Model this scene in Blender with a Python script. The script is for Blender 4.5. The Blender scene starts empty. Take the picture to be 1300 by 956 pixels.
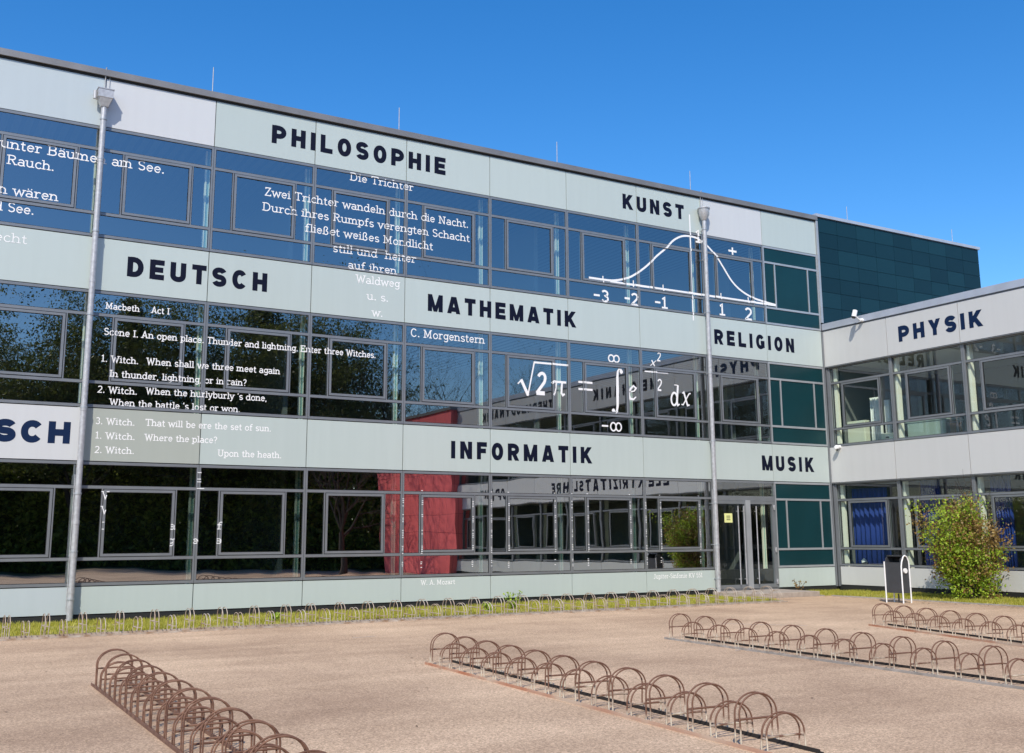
import bpy, bmesh, math, random
from mathutils import Vector, Matrix
random.seed(7)
SC = bpy.context.scene
COL = SC.collection
PI = math.pi
# ------------------------------------------------------------------ helpers
def tag(o, label=None, cat=None, group=None, kind=None):
    if label: o['label'] = label
    if cat: o['category'] = cat
    if group: o['group'] = group
    if kind: o['kind'] = kind
    return o
def empty(name, loc=(0, 0, 0), rz=0):
    o = bpy.data.objects.new(name, None); COL.objects.link(o)
    o.location = loc; o.rotation_euler = (0, 0, rz); o.empty_display_size = .3
    return o
class MB:
    """collects faces and links them as one mesh object"""
    def __init__(s): s.v = []; s.f = []; s.m = []; s.sm = []
    def add(s, vs, fs, mi=0, smooth=False):
        b = len(s.v); s.v += [tuple(v) for v in vs]
        for f in fs: s.f.append([b + i for i in f]); s.m.append(mi); s.sm.append(smooth)
    def box(s, x0, x1, y0, y1, z0, z1, mi=0):
        if x0 > x1: x0, x1 = x1, x0
        if y0 > y1: y0, y1 = y1, y0
        if z0 > z1: z0, z1 = z1, z0
        s.add([(x0,y0,z0),(x1,y0,z0),(x1,y1,z0),(x0,y1,z0),(x0,y0,z1),(x1,y0,z1),(x1,y1,z1),(x0,y1,z1)],
              [(0,3,2,1),(4,5,6,7),(0,1,5,4),(1,2,6,5),(2,3,7,6),(3,0,4,7)], mi)
    def tube(s, pts, r, n=8, closed=False, mi=0, caps=True):
        P = [Vector(p) for p in pts]; N = len(P); rings = []
        rr = r if isinstance(r, (list, tuple)) else [r] * N
        up = None
        for i, p in enumerate(P):
            if closed: d = P[(i+1) % N] - P[i-1]
            elif i == 0: d = P[1] - P[0]
            elif i == N-1: d = P[-1] - P[-2]
            else: d = (P[i+1]-P[i]).normalized() + (P[i]-P[i-1]).normalized()
            if d.length < 1e-9: d = Vector((0, 0, 1))
            d.normalize()
            if up is None: up = d.orthogonal().normalized()
            up = (up - d * up.dot(d))
            if up.length < 1e-6: up = d.orthogonal()
            up.normalize(); sd = d.cross(up)
            rings.append([p + rr[i] * (math.cos(2*PI*k/n) * up + math.sin(2*PI*k/n) * sd) for k in range(n)])
        vs = [v for g in rings for v in g]; fs = []
        for i in range(N if closed else N-1):
            a = i*n; b = ((i+1) % N)*n
            for k in range(n): fs.append((a+k, a+(k+1) % n, b+(k+1) % n, b+k))
        s.add(vs, fs, mi, True)
        if not closed and caps:
            s.add(rings[0], [tuple(range(n-1, -1, -1))], mi); s.add(rings[-1], [tuple(range(n))], mi)
    def cyl(s, p0, p1, r0, r1=None, n=16, mi=0):
        s.tube([p0, p1], [r0, r0 if r1 is None else r1], n, mi=mi)
    def build(s, name, mats, parent=None, loc=None):
        me = bpy.data.meshes.new(name); me.from_pydata(s.v, [], s.f)
        if not isinstance(mats, (list, tuple)): mats = [mats]
        for m in mats: me.materials.append(m)
        me.polygons.foreach_set('material_index', s.m); me.polygons.foreach_set('use_smooth', s.sm)
        me.update()
        o = bpy.data.objects.new(name, me); COL.objects.link(o)
        if parent: o.parent = parent
        if loc: o.location = loc
        return o
def box_part(name, m, parent, *b, loc=None):
    k = MB(); k.box(*b); return k.build(name, m, parent, loc)
# ------------------------------------------------------------------ materials
def nodes(name):
    m = bpy.data.materials.new(name); m.use_nodes = True
    nt = m.node_tree; return m, nt, nt.nodes, nt.links, nt.nodes['Principled BSDF']
def mat(name, col, rough=.5, metal=0, spec=.5, noise=0, nscale=5, bump=0, bscale=40, sss=0, col2=None, coat=0):
    m, nt, N, L, p = nodes(name)
    p.inputs['Base Color'].default_value = (*col, 1); p.inputs['Roughness'].default_value = rough
    p.inputs['Metallic'].default_value = metal; p.inputs['Specular IOR Level'].default_value = spec
    p.inputs['Coat Weight'].default_value = coat; p.inputs['Coat Roughness'].default_value = .05
    tc = N.new('ShaderNodeTexCoord')
    if noise or col2:
        n = N.new('ShaderNodeTexNoise'); n.inputs['Scale'].default_value = nscale; n.inputs['Detail'].default_value = 5
        L.new(tc.outputs['Object'], n.inputs['Vector'])
        r = N.new('ShaderNodeValToRGB'); L.new(n.outputs['Fac'], r.inputs['Fac'])
        c2 = col2 or tuple(c * (1 - noise) for c in col)
        c1 = col if col2 else tuple(min(1, c * (1 + noise)) for c in col)
        r.color_ramp.elements[0].color = (*c2, 1); r.color_ramp.elements[1].color = (*c1, 1)
        r.color_ramp.elements[0].position = .32; r.color_ramp.elements[1].position = .68
        L.new(r.outputs['Color'], p.inputs['Base Color'])
    if bump:
        n2 = N.new('ShaderNodeTexNoise'); n2.inputs['Scale'].default_value = bscale; n2.inputs['Detail'].default_value = 4
        L.new(tc.outputs['Object'], n2.inputs['Vector'])
        b = N.new('ShaderNodeBump'); b.inputs['Strength'].default_value = bump; b.inputs['Distance'].default_value = .01
        L.new(n2.outputs['Fac'], b.inputs['Height']); L.new(b.outputs['Normal'], p.inputs['Normal'])
    return m
def glass_mat(name, tint, ior, wob):
    m, nt, N, L, p = nodes(name); N.remove(p)
    out = N['Material Output']
    tc = N.new('ShaderNodeTexCoord'); n = N.new('ShaderNodeTexNoise'); n.inputs['Scale'].default_value = .9
    n.inputs['Detail'].default_value = 1.2; L.new(tc.outputs['Object'], n.inputs['Vector'])
    b = N.new('ShaderNodeBump'); b.inputs['Strength'].default_value = 1; b.inputs['Distance'].default_value = wob
    L.new(n.outputs['Fac'], b.inputs['Height'])
    g = N.new('ShaderNodeBsdfGlossy'); g.inputs['Roughness'].default_value = 0; g.inputs['Color'].default_value = (.93, .95, .97, 1)
    L.new(b.outputs['Normal'], g.inputs['Normal'])
    t = N.new('ShaderNodeBsdfTransparent'); t.inputs['Color'].default_value = (*tint, 1)
    ge = N.new('ShaderNodeNewGeometry'); dt = N.new('ShaderNodeVectorMath'); dt.operation = 'DOT_PRODUCT'
    L.new(ge.outputs['Incoming'], dt.inputs[0]); L.new(ge.outputs['Normal'], dt.inputs[1])
    def mth(op, a, b):
        q = N.new('ShaderNodeMath'); q.operation = op
        for k, x in enumerate((a, b)):
            if isinstance(x, (int, float)): q.inputs[k].default_value = x
            elif x is not None: L.new(x, q.inputs[k])
        return q.outputs[0]
    f0 = ior; c = mth('ABSOLUTE', dt.outputs['Value'], None)
    fr = mth('ADD', mth('MULTIPLY', mth('POWER', mth('SUBTRACT', 1.0, c), 5.0), 1 - f0), f0)   # same reflectance from both sides
    mx = N.new('ShaderNodeMixShader'); L.new(fr, mx.inputs['Fac'])
    L.new(t.outputs[0], mx.inputs[1]); L.new(g.outputs[0], mx.inputs[2]); L.new(mx.outputs[0], out.inputs['Surface'])
    return m
def panel_mat(name, col, rough=.26, var=.03):
    """enamelled glass cladding: slight tone change from panel to panel, faint rain streaks"""
    m, nt, N, L, p = nodes(name)
    tc = N.new('ShaderNodeTexCoord'); mp = N.new('ShaderNodeMapping'); mp.inputs['Scale'].default_value = (5, 5, .35)
    L.new(tc.outputs['Object'], mp.inputs['Vector'])
    n = N.new('ShaderNodeTexNoise'); n.inputs['Scale'].default_value = 1.3; n.inputs['Detail'].default_value = 6
    L.new(mp.outputs[0], n.inputs['Vector'])
    oi = N.new('ShaderNodeObjectInfo')
    a = N.new('ShaderNodeMath'); a.operation = 'MULTIPLY_ADD'; a.inputs[1].default_value = .5
    L.new(oi.outputs['Random'], a.inputs[0]); L.new(n.outputs['Fac'], a.inputs[2])
    r = N.new('ShaderNodeValToRGB'); L.new(a.outputs[0], r.inputs['Fac'])
    r.color_ramp.elements[0].position = .3; r.color_ramp.elements[1].position = 1.0
    r.color_ramp.elements[0].color = (*[c * (1 - var) for c in col], 1); r.color_ramp.elements[1].color = (*[c * (1 + var) for c in col], 1)
    L.new(r.outputs[0], p.inputs['Base Color'])
    p.inputs['Roughness'].default_value = rough; p.inputs['Coat Weight'].default_value = .25; p.inputs['Coat Roughness'].default_value = .12
    return m
M = {}
M['panel'] = panel_mat('pale_green_panel', (.455, .52, .50))
M['panel_lilac'] = panel_mat('pale_grey_panel', (.56, .575, .585))
M['panel_cool'] = panel_mat('cool_grey_panel', (.46, .52, .54))
M['panel_beige'] = panel_mat('sage_panel', (.38, .41, .37))
M['panel_wing'] = panel_mat('light_grey_panel', (.55, .555, .545))
M['teal'] = mat('teal_enamel', (.005, .035, .042), .25, noise=.12, nscale=.8, coat=0, spec=.35)
M['tealblock'] = mat('teal_cladding', (.005, .030, .044), .35, noise=.18, nscale=.6, spec=.25)
M['alu'] = mat('grey_aluminium', (.22, .235, .25), .38, .35, noise=.06, nscale=3)
M['alu_light'] = mat('light_aluminium', (.42, .44, .46), .4, .4, noise=.06, nscale=3)
M['coping'] = mat('coping_metal', (.24, .23, .225), .45, .4, noise=.1, nscale=2)
M['coping2'] = mat('wing_coping_metal', (.44, .48, .55), .4, .25, noise=.08, nscale=2)
M['dark'] = mat('dark_joint', (.012, .013, .014), .7)
M['galv'] = mat('galvanised_steel', (.46, .46, .47), .42, .35, noise=.14, nscale=14)
M['navy'] = mat('navy_vinyl', (.004, .006, .020), .6, spec=.15)
M['navy2'] = mat('blue_vinyl', (.005, .018, .060), .6, spec=.15)
M['white'] = mat('white_vinyl', (.84, .84, .84), .5)
M['glass'] = glass_mat('facade_glass', (.80, .91, .88), .28, .0009)
M['glass_wavy'] = glass_mat('wavy_glass', (.58, .70, .69), .50, .0024)
M['glass_wing'] = glass_mat('wing_glass', (.90, .97, .93), .12, .0008)
M['column'] = mat('cream_paint', (.90, .88, .74), .6)
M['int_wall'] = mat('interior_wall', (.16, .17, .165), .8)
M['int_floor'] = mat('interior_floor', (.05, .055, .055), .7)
M['black'] = mat('black_rubber', (.012, .012, .013), .5)
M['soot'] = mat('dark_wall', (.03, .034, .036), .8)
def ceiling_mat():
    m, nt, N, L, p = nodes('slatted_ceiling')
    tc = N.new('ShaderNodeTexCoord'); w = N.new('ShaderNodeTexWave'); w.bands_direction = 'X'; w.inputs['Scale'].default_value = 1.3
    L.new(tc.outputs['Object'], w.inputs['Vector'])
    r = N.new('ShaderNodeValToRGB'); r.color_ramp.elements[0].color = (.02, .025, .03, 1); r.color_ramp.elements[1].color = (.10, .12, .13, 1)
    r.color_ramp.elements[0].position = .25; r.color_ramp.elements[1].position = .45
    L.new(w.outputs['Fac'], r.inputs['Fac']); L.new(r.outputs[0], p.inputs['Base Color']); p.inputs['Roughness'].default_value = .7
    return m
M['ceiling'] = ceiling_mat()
def asphalt():
    m, nt, N, L, p = nodes('brown_asphalt')
    tc = N.new('ShaderNodeTexCoord')
    n1 = N.new('ShaderNodeTexNoise'); n1.inputs['Scale'].default_value = .28; n1.inputs['Detail'].default_value = 7; n1.inputs['Roughness'].default_value = .62
    n2 = N.new('ShaderNodeTexVoronoi'); n2.inputs['Scale'].default_value = 95
    n3 = N.new('ShaderNodeTexNoise'); n3.inputs['Scale'].default_value = 48; n3.inputs['Detail'].default_value = 6; n3.inputs['Roughness'].default_value = .75
    mp = N.new('ShaderNodeMapping'); mp.inputs['Scale'].default_value = (.12, 1.6, 1); mp.inputs['Rotation'].default_value = (0, 0, .12)
    n4 = N.new('ShaderNodeTexNoise'); n4.inputs['Scale'].default_value = 1.1; n4.inputs['Detail'].default_value = 5
    L.new(tc.outputs['Object'], mp.inputs[0]); L.new(mp.outputs[0], n4.inputs['Vector'])
    for n in (n1, n2, n3): L.new(tc.outputs['Object'], n.inputs['Vector'])
    r1 = N.new('ShaderNodeValToRGB'); L.new(n1.outputs['Fac'], r1.inputs[0])
    r1.color_ramp.elements[0].color = (.42, .292, .198, 1); r1.color_ramp.elements[1].color = (.65, .475, .325, 1)
    r1.color_ramp.elements[0].position = .35; r1.color_ramp.elements[1].position = .66
    r4 = N.new('ShaderNodeValToRGB'); L.new(n4.outputs['Fac'], r4.inputs[0])
    r4.color_ramp.elements[0].color = (.94, .93, .92, 1); r4.color_ramp.elements[1].color = (1.05, 1.05, 1.05, 1)
    r4.color_ramp.elements[0].position = .38; r4.color_ramp.elements[1].position = .62
    r3 = N.new('ShaderNodeValToRGB'); L.new(n3.outputs['Fac'], r3.inputs[0])
    r3.color_ramp.elements[0].color = (.55, .53, .51, 1); r3.color_ramp.elements[1].color = (1.34, 1.35, 1.36, 1)
    r3.color_ramp.elements[0].position = .36; r3.color_ramp.elements[1].position = .64
    r2 = N.new('ShaderNodeValToRGB'); L.new(n2.outputs['Color'], r2.inputs[0])
    r2.color_ramp.elements[0].color = (.74, .73, .74, 1); r2.color_ramp.elements[1].color = (1.22, 1.22, 1.2, 1)
    def mul(a, b):
        x = N.new('ShaderNodeMix'); x.data_type = 'RGBA'; x.blend_type = 'MULTIPLY'; x.inputs['Factor'].default_value = 1
        L.new(a, x.inputs['A']); L.new(b, x.inputs['B']); return x.outputs['Result']
    c = mul(mul(mul(r1.outputs[0], r4.outputs[0]), r3.outputs[0]), r2.outputs[0])
    L.new(c, p.inputs['Base Color']); p.inputs['Roughness'].default_value = .9; p.inputs['Specular IOR Level'].default_value = .2
    b = N.new('ShaderNodeBump'); b.inputs['Strength'].default_value = .5; b.inputs['Distance'].default_value = .006
    L.new(n3.outputs['Fac'], b.inputs['Height']); L.new(b.outputs[0], p.inputs['Normal'])
    return m
M['asphalt'] = asphalt()
M['soil'] = mat('meadow_soil', (.075, .085, .03), .95, noise=.4, nscale=3)
M['strip'] = mat('strip_soil', (.26, .27, .05), .95, col2=(.36, .27, .14), nscale=3.5, bump=.6, bscale=30)
def hoop_mat(name, low, top, z0, z1):
    m, nt, N, L, p = nodes(name)
    tc = N.new('ShaderNodeTexCoord'); sp = N.new('ShaderNodeSeparateXYZ'); L.new(tc.outputs['Object'], sp.inputs[0])
    n = N.new('ShaderNodeTexNoise'); n.inputs['Scale'].default_value = 7; n.inputs['Detail'].default_value = 4; L.new(tc.outputs['Object'], n.inputs['Vector'])
    mr = N.new('ShaderNodeMapRange'); mr.inputs['From Min'].default_value = z0; mr.inputs['From Max'].default_value = z1; L.new(sp.outputs['Z'], mr.inputs['Value'])
    a = N.new('ShaderNodeMath'); a.operation = 'MULTIPLY_ADD'; a.inputs[1].default_value = 1.6; L.new(n.outputs['Fac'], a.inputs[0])
    b = N.new('ShaderNodeMath'); b.operation = 'SUBTRACT'; b.inputs[1].default_value = .8; L.new(mr.outputs[0], b.inputs[0]); L.new(b.outputs[0], a.inputs[2])
    r = N.new('ShaderNodeValToRGB'); L.new(a.outputs[0], r.inputs[0]); r.color_ramp.elements[0].position = .3; r.color_ramp.elements[1].position = .7
    r.color_ramp.elements[0].color = (*low, 1); r.color_ramp.elements[1].color = (*top, 1)
    L.new(r.outputs[0], p.inputs['Base Color']); p.inputs['Roughness'].default_value = .65; p.inputs['Metallic'].default_value = .15
    return m
M['hoop'] = hoop_mat('zinc_hoop_rusting_from_top', (.60, .53, .42), (.17, .085, .055), -.02, .22)
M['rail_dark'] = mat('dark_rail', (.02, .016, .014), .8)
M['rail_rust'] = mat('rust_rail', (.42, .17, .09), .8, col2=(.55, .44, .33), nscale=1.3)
M['concrete'] = mat('step_concrete', (.34, .29, .245), .9, noise=.15, nscale=8, bump=.3)
M['kerb'] = mat('kerb_concrete', (.32, .29, .26), .9, noise=.25, nscale=6, bump=.3)
M['rust'] = mat('rusty_steel', (.17, .065, .035), .75, .1, col2=(.42, .32, .23), nscale=9, bump=.3, bscale=60)
M['rust_dark'] = mat('dark_rust', (.11, .05, .032), .75, .1, col2=(.24, .13, .085), nscale=9)
M['zinc'] = mat('weathered_zinc', (.58, .53, .46), .5, .3, col2=(.34, .23, .15), nscale=5)
def leafmat(name, c1, c2, tr=.35):
    m, nt, N, L, p = nodes(name)
    oi = N.new('ShaderNodeNewGeometry'); r = N.new('ShaderNodeValToRGB')
    L.new(oi.outputs['Random Per Island'], r.inputs[0])
    r.color_ramp.elements[0].color = (*c1, 1); r.color_ramp.elements[1].color = (*c2, 1)
    L.new(r.outputs[0], p.inputs['Base Color']); p.inputs['Roughness'].default_value = .5
    t = N.new('ShaderNodeBsdfTranslucent'); L.new(r.outputs[0], t.inputs['Color'])
    mx = N.new('ShaderNodeMixShader'); mx.inputs[0].default_value = tr
    L.new(p.outputs[0], mx.inputs[1]); L.new(t.outputs[0], mx.inputs[2]); L.new(mx.outputs[0], N['Material Output'].inputs[0])
    return m
M['leaf'] = leafmat('tree_leaf', (.035, .050, .012), (.24, .27, .06), .5)
M['leaf_conifer'] = leafmat('conifer_leaf', (.03, .045, .015), (.16, .19, .05), .4)
M['under'] = leafmat('undergrowth_leaf', (.06, .09, .02), (.50, .56, .10), .7)
M['bush_green'] = leafmat('bush_leaf_green', (.20, .33, .02), (.46, .60, .05))
M['bush_red'] = leafmat('bush_leaf_red', (.20, .10, .035), (.42, .30, .09))
M['grass'] = leafmat('grass_blade', (.26, .29, .02), (.58, .52, .10))
M['bark'] = mat('bark', (.055, .042, .032), .9, noise=.3, nscale=8, bump=.5, bscale=20)
def red_mat():
    m, nt, N, L, p = nodes('red_cladding')
    tc = N.new('ShaderNodeTexCoord'); b = N.new('ShaderNodeTexBrick')
    mp = N.new('ShaderNodeMapping'); mp.inputs['Rotation'].default_value = (PI/2, 0, PI/2)
    sp = N.new('ShaderNodeSeparateXYZ'); cb = N.new('ShaderNodeCombineXYZ')
    L.new(tc.outputs['Object'], sp.inputs[0]); ad = N.new('ShaderNodeMath'); L.new(sp.outputs['X'], ad.inputs[0]); L.new(sp.outputs['Y'], ad.inputs[1])
    L.new(ad.outputs[0], cb.inputs['X']); L.new(sp.outputs['Z'], cb.inputs['Y']); L.new(cb.outputs[0], b.inputs['Vector'])
    b.offset = 0; b.inputs['Scale'].default_value = 1; b.inputs['Brick Width'].default_value = 1.9; b.inputs['Row Height'].default_value = 1.0
    b.inputs['Mortar Size'].default_value = .012; b.inputs['Color1'].default_value = (.80, .15, .15, 1); b.inputs['Color2'].default_value = (.86, .17, .17, 1)
    b.inputs['Mortar'].default_value = (.35, .05, .06, 1); L.new(b.outputs['Color'], p.inputs['Base Color']); p.inputs['Roughness'].default_value = .45
    return m
M['red'] = red_mat()
M['blue_cloth'] = mat('blue_curtain_cloth', (.008, .035, .22), .85)
M['white_cloth'] = mat('white_curtain_cloth', (.72, .74, .70), .85)
M['cream'] = mat('cream_laminate', (.70, .72, .58), .5)
M['mint'] = mat('pale_green_plastic', (.35, .45, .40), .5)
M['bin'] = mat('anthracite_sheet', (.055, .058, .066), .42, .2, noise=.1)
M['whitetube'] = mat('white_enamel', (.8, .8, .8), .35)
M['yellow'] = mat('yellow_paper', (.72, .74, .30), .7)
M['wood'] = mat('orange_wood', (.35, .20, .07), .5)
M['black'] = mat('black_plastic', (.012, .012, .013), .4)
# ------------------------------------------------------------------ facade dimensions (metres)
W = 2.41; V = 2.45
ROWS = [dict(b=.681, lo=1.215, up=2.66, t=3.181), dict(b=4.297, lo=4.83, up=6.263, t=6.781), dict(b=7.939, lo=8.462, up=9.89, t=10.41)]
TOP = 11.551
XL = -12 * W
def U(i): return -(9 - i) * W          # x of facade seam i
class Map:
    """local facade coordinates (a along the wall, d outwards, z up) -> world"""
    def __init__(s, wing): s.w = wing
    def P2(s, a, z, d): return s.P(a, d, z)
    def P(s, a, d, z): return (-d, -a, z) if s.w else (a, -d, z)
class FB(MB):
    def __init__(s, wing=False): super().__init__(); s.mp = Map(wing); s.w = wing
    def fbox(s, a0, a1, d0, d1, z0, z1, mi=0):
        if s.w: s.box(-d1, -d0, -a1, -a0, z0, z1, mi)
        else: s.box(a0, a1, -d1, -d0, z0, z1, mi)
    def pane(s, a0, a1, d, z0, z1, tilt=.0012, mi=0, lean=0):
        r = random.uniform; ta, tz = r(-tilt, tilt) * (a1-a0), (r(-tilt, tilt) - lean) * (z1-z0) / 2
        q = [s.mp.P(a0, d-ta-tz, z0), s.mp.P(a1, d+ta-tz, z0), s.mp.P(a1, d+ta+tz, z1), s.mp.P(a0, d-ta+tz, z1)]
        s.add(q, [(0, 1, 2, 3)], mi)
FR, SQ = .012, .026      # how far fixed frames and sashes stand proud
def surf(x, z):
    """depth of the main facade surface at (x, z): film follows panels, frames, sashes and panes"""
    for R in ROWS:
        if R['b'] < z < R['t']:
            i = math.floor(x / W + 9); a0 = U(i); a1 = U(i+1); b, lo, up, t = R['b'], R['lo'], R['up'], R['t']
            s0 = a0 + W*.2; s1 = a0 + W*.805
            if x - a0 < .046 or a1 - x < .046 or z < b + .062 or z > t - .062 or abs(z - lo) < .03 or abs(z - up) < .03: return FR + .0012
            if i != 8 and lo + .045 < z < up - .045 and s0 + .012 < x < s1 - .012:
                if x < s0 + .064 or x > s1 - .064 or z < lo + .097 or z > up - .097: return SQ + .0012
            if i != 8 and lo < z < up and s0 - .006 < x < s1 + .006 and not (s0 + .064 < x < s1 - .064 and lo + .097 < z < up - .097): return FR + .003
            if lo < z < up and (abs(x - s0) < .03 or abs(x - s1) < .03): return FR + .001
            return -.0035
    return .0015
def make_window(parent, a0, a1, R, wing, rec=0.0, glass='glass', mull=.045, label=None, opaque=False):
    """window = fixed frame with transoms; children: pane (all lights), sash"""
    b, lo, up, t = R['b'], R['lo'], R['up'], R['t']
    g = .004; w = a1 - a0; s0 = a0 + w * .2; s1 = a0 + w * .805
    f = FB(wing); D0, D1 = -rec - .07, -rec + FR
    dm = -rec + (.05 if wing else FR)
    f.fbox(a0+g, a0+mull, D0, dm, b+.004, t-.004); f.fbox(a1-mull, a1-g, D0, dm, b+.004, t-.004)
    for z0, z1 in ((b+.004, b+.062), (lo-.03, lo+.03), (up-.03, up+.03), (t-.062, t-.004)):
        f.fbox(a0+mull, a1-mull, D0, D1, z0, z1)
    if opaque: 
        for sx in (s0, s1): f.fbox(sx-.022, sx+.022, D0, D1, lo+.03, up-.03)
    else:
        for sx in (s0, s1): f.fbox(sx-.03, sx+.03, D0, D1-.002, lo+.03, up-.03)
    if not opaque:
        gd0, gd1 = -rec - .011, -rec - .0015; e = .011
        for (x0, x1, z0, z1) in ((a0+mull, a1-mull, b+.062, lo-.03), (a0+mull, a1-mull, up+.03, t-.062), (a0+mull, s0-.03, lo+.03, up-.03), (s1+.03, a1-mull, lo+.03, up-.03), (s0+.064, s1-.064, lo+.097, up-.097)):
            f.fbox(x0, x1, gd0, gd1, z0, z0+e, 1); f.fbox(x0, x1, gd0, gd1, z1-e, z1, 1)
            f.fbox(x0, x0+e, gd0, gd1, z0+e, z1-e, 1); f.fbox(x1-e, x1, gd0, gd1, z0+e, z1-e, 1)
        x0, x1 = s0 - .004, s1 + .004      # dark joint strips round the sash, also standing in for its shadow line
        for q in ((x0+.0, x1, lo+.031, lo+.045), (x0, x1, up-.045, up-.031), (x0, x0+.014, lo+.045, up-.045), (x1-.014, x1, lo+.045, up-.045)):
            f.fbox(q[0], q[1], -rec, D1 + .0015, q[2], q[3], 1)
    wo = f.build('window' if not opaque else 'blind_window', [M['alu'] if not opaque else M['alu_light'], M['black']], parent)
    if label: wo['label'] = label
    p = FB(wing); d = -rec
    def pn(x0, x1, z0, z1): p.pane(x0, x1, d - .0085, z0, z1, tilt=.0016 if not opaque else 0, lean=.0030 if glass == 'glass_wavy' else 0)
    pn(a0+mull, a1-mull, b+.06, lo-.03); pn(a0+mull, a1-mull, up+.03, t-.06)
    pn(a0+mull, s0-.03, lo+.03, up-.03); pn(s1+.03, a1-mull, lo+.03, up-.03)
    pn(s0+.03, s1-.03, lo+.03, up-.03)
    p.build('pane' if not opaque else 'infill_panel', M['teal'] if opaque else M[glass], wo)
    if not opaque:
        s = FB(wing); e = .052; q0, q1 = D1 + .001, -rec + SQ
        x0, x1, z0, z1 = s0 + .012, s1 - .012, lo + .045, up - .045
        s.fbox(x0, x1, q0, q1, z0, z0+e); s.fbox(x0, x1, q0, q1, z1-e, z1)
        s.fbox(x0, x0+e, q0, q1, z0+e, z1-e); s.fbox(x1-e, x1, q0, q1, z0+e, z1-e)
        s.build('sash', M['alu'], wo)
    return wo
def make_panel(parent, a0, a1, z0, z1, wing, m, d=0, label=None):
    f = FB(wing); g = .009
    f.fbox(a0+g, a1-g, d-.03, d, z0+g, z1-g)
    o = f.build('facade_panel', m, parent)
    if label: o['label'] = label
    return o
# ------------------------------------------------------------------ stroke lettering
def arc(cx, cz, rx, rz, a0, a1, n=None, e=1.0):
    n = n or max(5, int(abs(a1 - a0) / 18)); o = []
    for i in range(n + 1):
        a = math.radians(a0 + (a1 - a0) * i / n); c, s = math.cos(a), math.sin(a)
        o.append((cx + rx * math.copysign(abs(c) ** e, c), cz + rz * math.copysign(abs(s) ** e, s)))
    return o
def bold_glyph(ch, H, w, wide=1):
    """returns width and strokes of a heavy grotesque capital of height H and stem w; 'h' strokes are cut horizontally"""
    k = {'M': .92, 'I': w / H, 'L': .66, 'E': .68, 'F': .64, 'T': .70, 'A': .84, 'Y': .80, 'K': .80, 'Z': .7, '\u00c4': .84, 'S': .72}.get(ch, .75)
    Wd = k * H * (wide if ch != 'I' else 1); a = w / 2; l, r, b, t, m = a, Wd - a, a * .92, H - a * .92, H / 2
    e = .94
    v = lambda *p: ('v', list(p)); h = lambda *p: ('h', list(p))
    stem = v((l, 0), (l, H))
    def bowl(zb, zt, x0=Wd * .45): return ('v', [(l, zt)] + arc(x0, (zt+zb)/2, r - x0, (zt-zb)/2, 90, -90, 10, e) + [(l, zb)])
    if ch == 'P': s = [stem, bowl(H * .42, t)]
    elif ch == 'R': s = [stem, bowl(H * .45, t), h((Wd * .5, H * .45), (Wd - w * .55, 0))]
    elif ch == 'B': s = [stem, bowl(H * .52, t), bowl(b, H * .52)]
    elif ch == 'D': s = [stem, bowl(b, t, Wd * .40)]
    elif ch == 'H': s = [stem, v((r, 0), (r, H)), v((l, m), (r, m))]
    elif ch == 'I': s = [stem]
    elif ch == 'L': s = [stem, v((l, b), (Wd, b))]
    elif ch == 'E': s = [stem, v((l, b), (Wd, b)), v((l, t), (Wd, t)), v((l, m), (Wd * .93, m))]
    elif ch == 'F': s = [stem, v((l, t), (Wd, t)), v((l, m), (Wd * .9, m))]
    elif ch == 'T': s = [v((Wd/2, 0), (Wd/2, H)), v((0, t), (Wd, t))]
    elif ch == 'O': s = [('c', arc(Wd/2, m, r - Wd/2, t - m, 0, 350, 35, e))]
    elif ch == 'C': s = [('v', arc(Wd/2, m, r - Wd/2, t - m, 38, 322, 26, e))]
    elif ch == 'G': s = [('v', arc(Wd/2, m, r - Wd/2, t - m, 38, 300, 26, e) + [(r, H*.2)]), v((r, H*.1), (r, H*.5)), v((Wd*.55, H*.45), (Wd, H*.45))]
    elif ch == 'S':
        q = (t - m) / 2
        s = [('v', arc(Wd/2, m + q, r - Wd/2, q, 18, 250, 16, e) + arc(Wd/2, m - q, r - Wd/2, q, 70, -162, 16, e))]
    elif ch == 'U': s = [('v', [(l, H)] + arc(Wd/2, H * .34, r - Wd/2, H * .34 - b, 180, 360, 14, e) + [(r, H)])]
    elif ch == 'N': s = [stem, v((r, 0), (r, H)), ('h.', [(l + w*.1, H), (r - w*.1, 0)])]
    elif ch == 'M': s = [stem, v((r, 0), (r, H)), ('h.', [(l + w*.05, H), (Wd/2, 0)]), ('h.', [(r - w*.05, H), (Wd/2, 0)])]
    elif ch == 'K': s = [stem, h((l, H*.3), (r - w*.1, H)), h((Wd * .42, H * .55), (r + w*.02, 0))]
    elif ch in 'A\u00c4':
        s = [h((a * 1.05, 0), (Wd/2 - a*.25, H)), h((Wd - a*1.05, 0), (Wd/2 + a*.25, H)), v((Wd*.25, H*.25), (Wd*.75, H*.25))]
        if ch != 'A': s += [v((Wd*.22, H*1.17), (Wd*.40, H*1.17)), v((Wd*.60, H*1.17), (Wd*.78, H*1.17))]
    elif ch == 'Y': s = [h((a*1.1, H), (Wd/2, H*.42)), h((Wd - a*1.1, H), (Wd/2, H*.42)), v((Wd/2, 0), (Wd/2, H*.46))]
    elif ch == 'Z': s = [v((0, t), (Wd, t)), v((0, b), (Wd, b)), h((l + w*.1, 0), (r - w*.1, H))]
    else: s = []
    return Wd, s
X_ = .68
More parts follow.
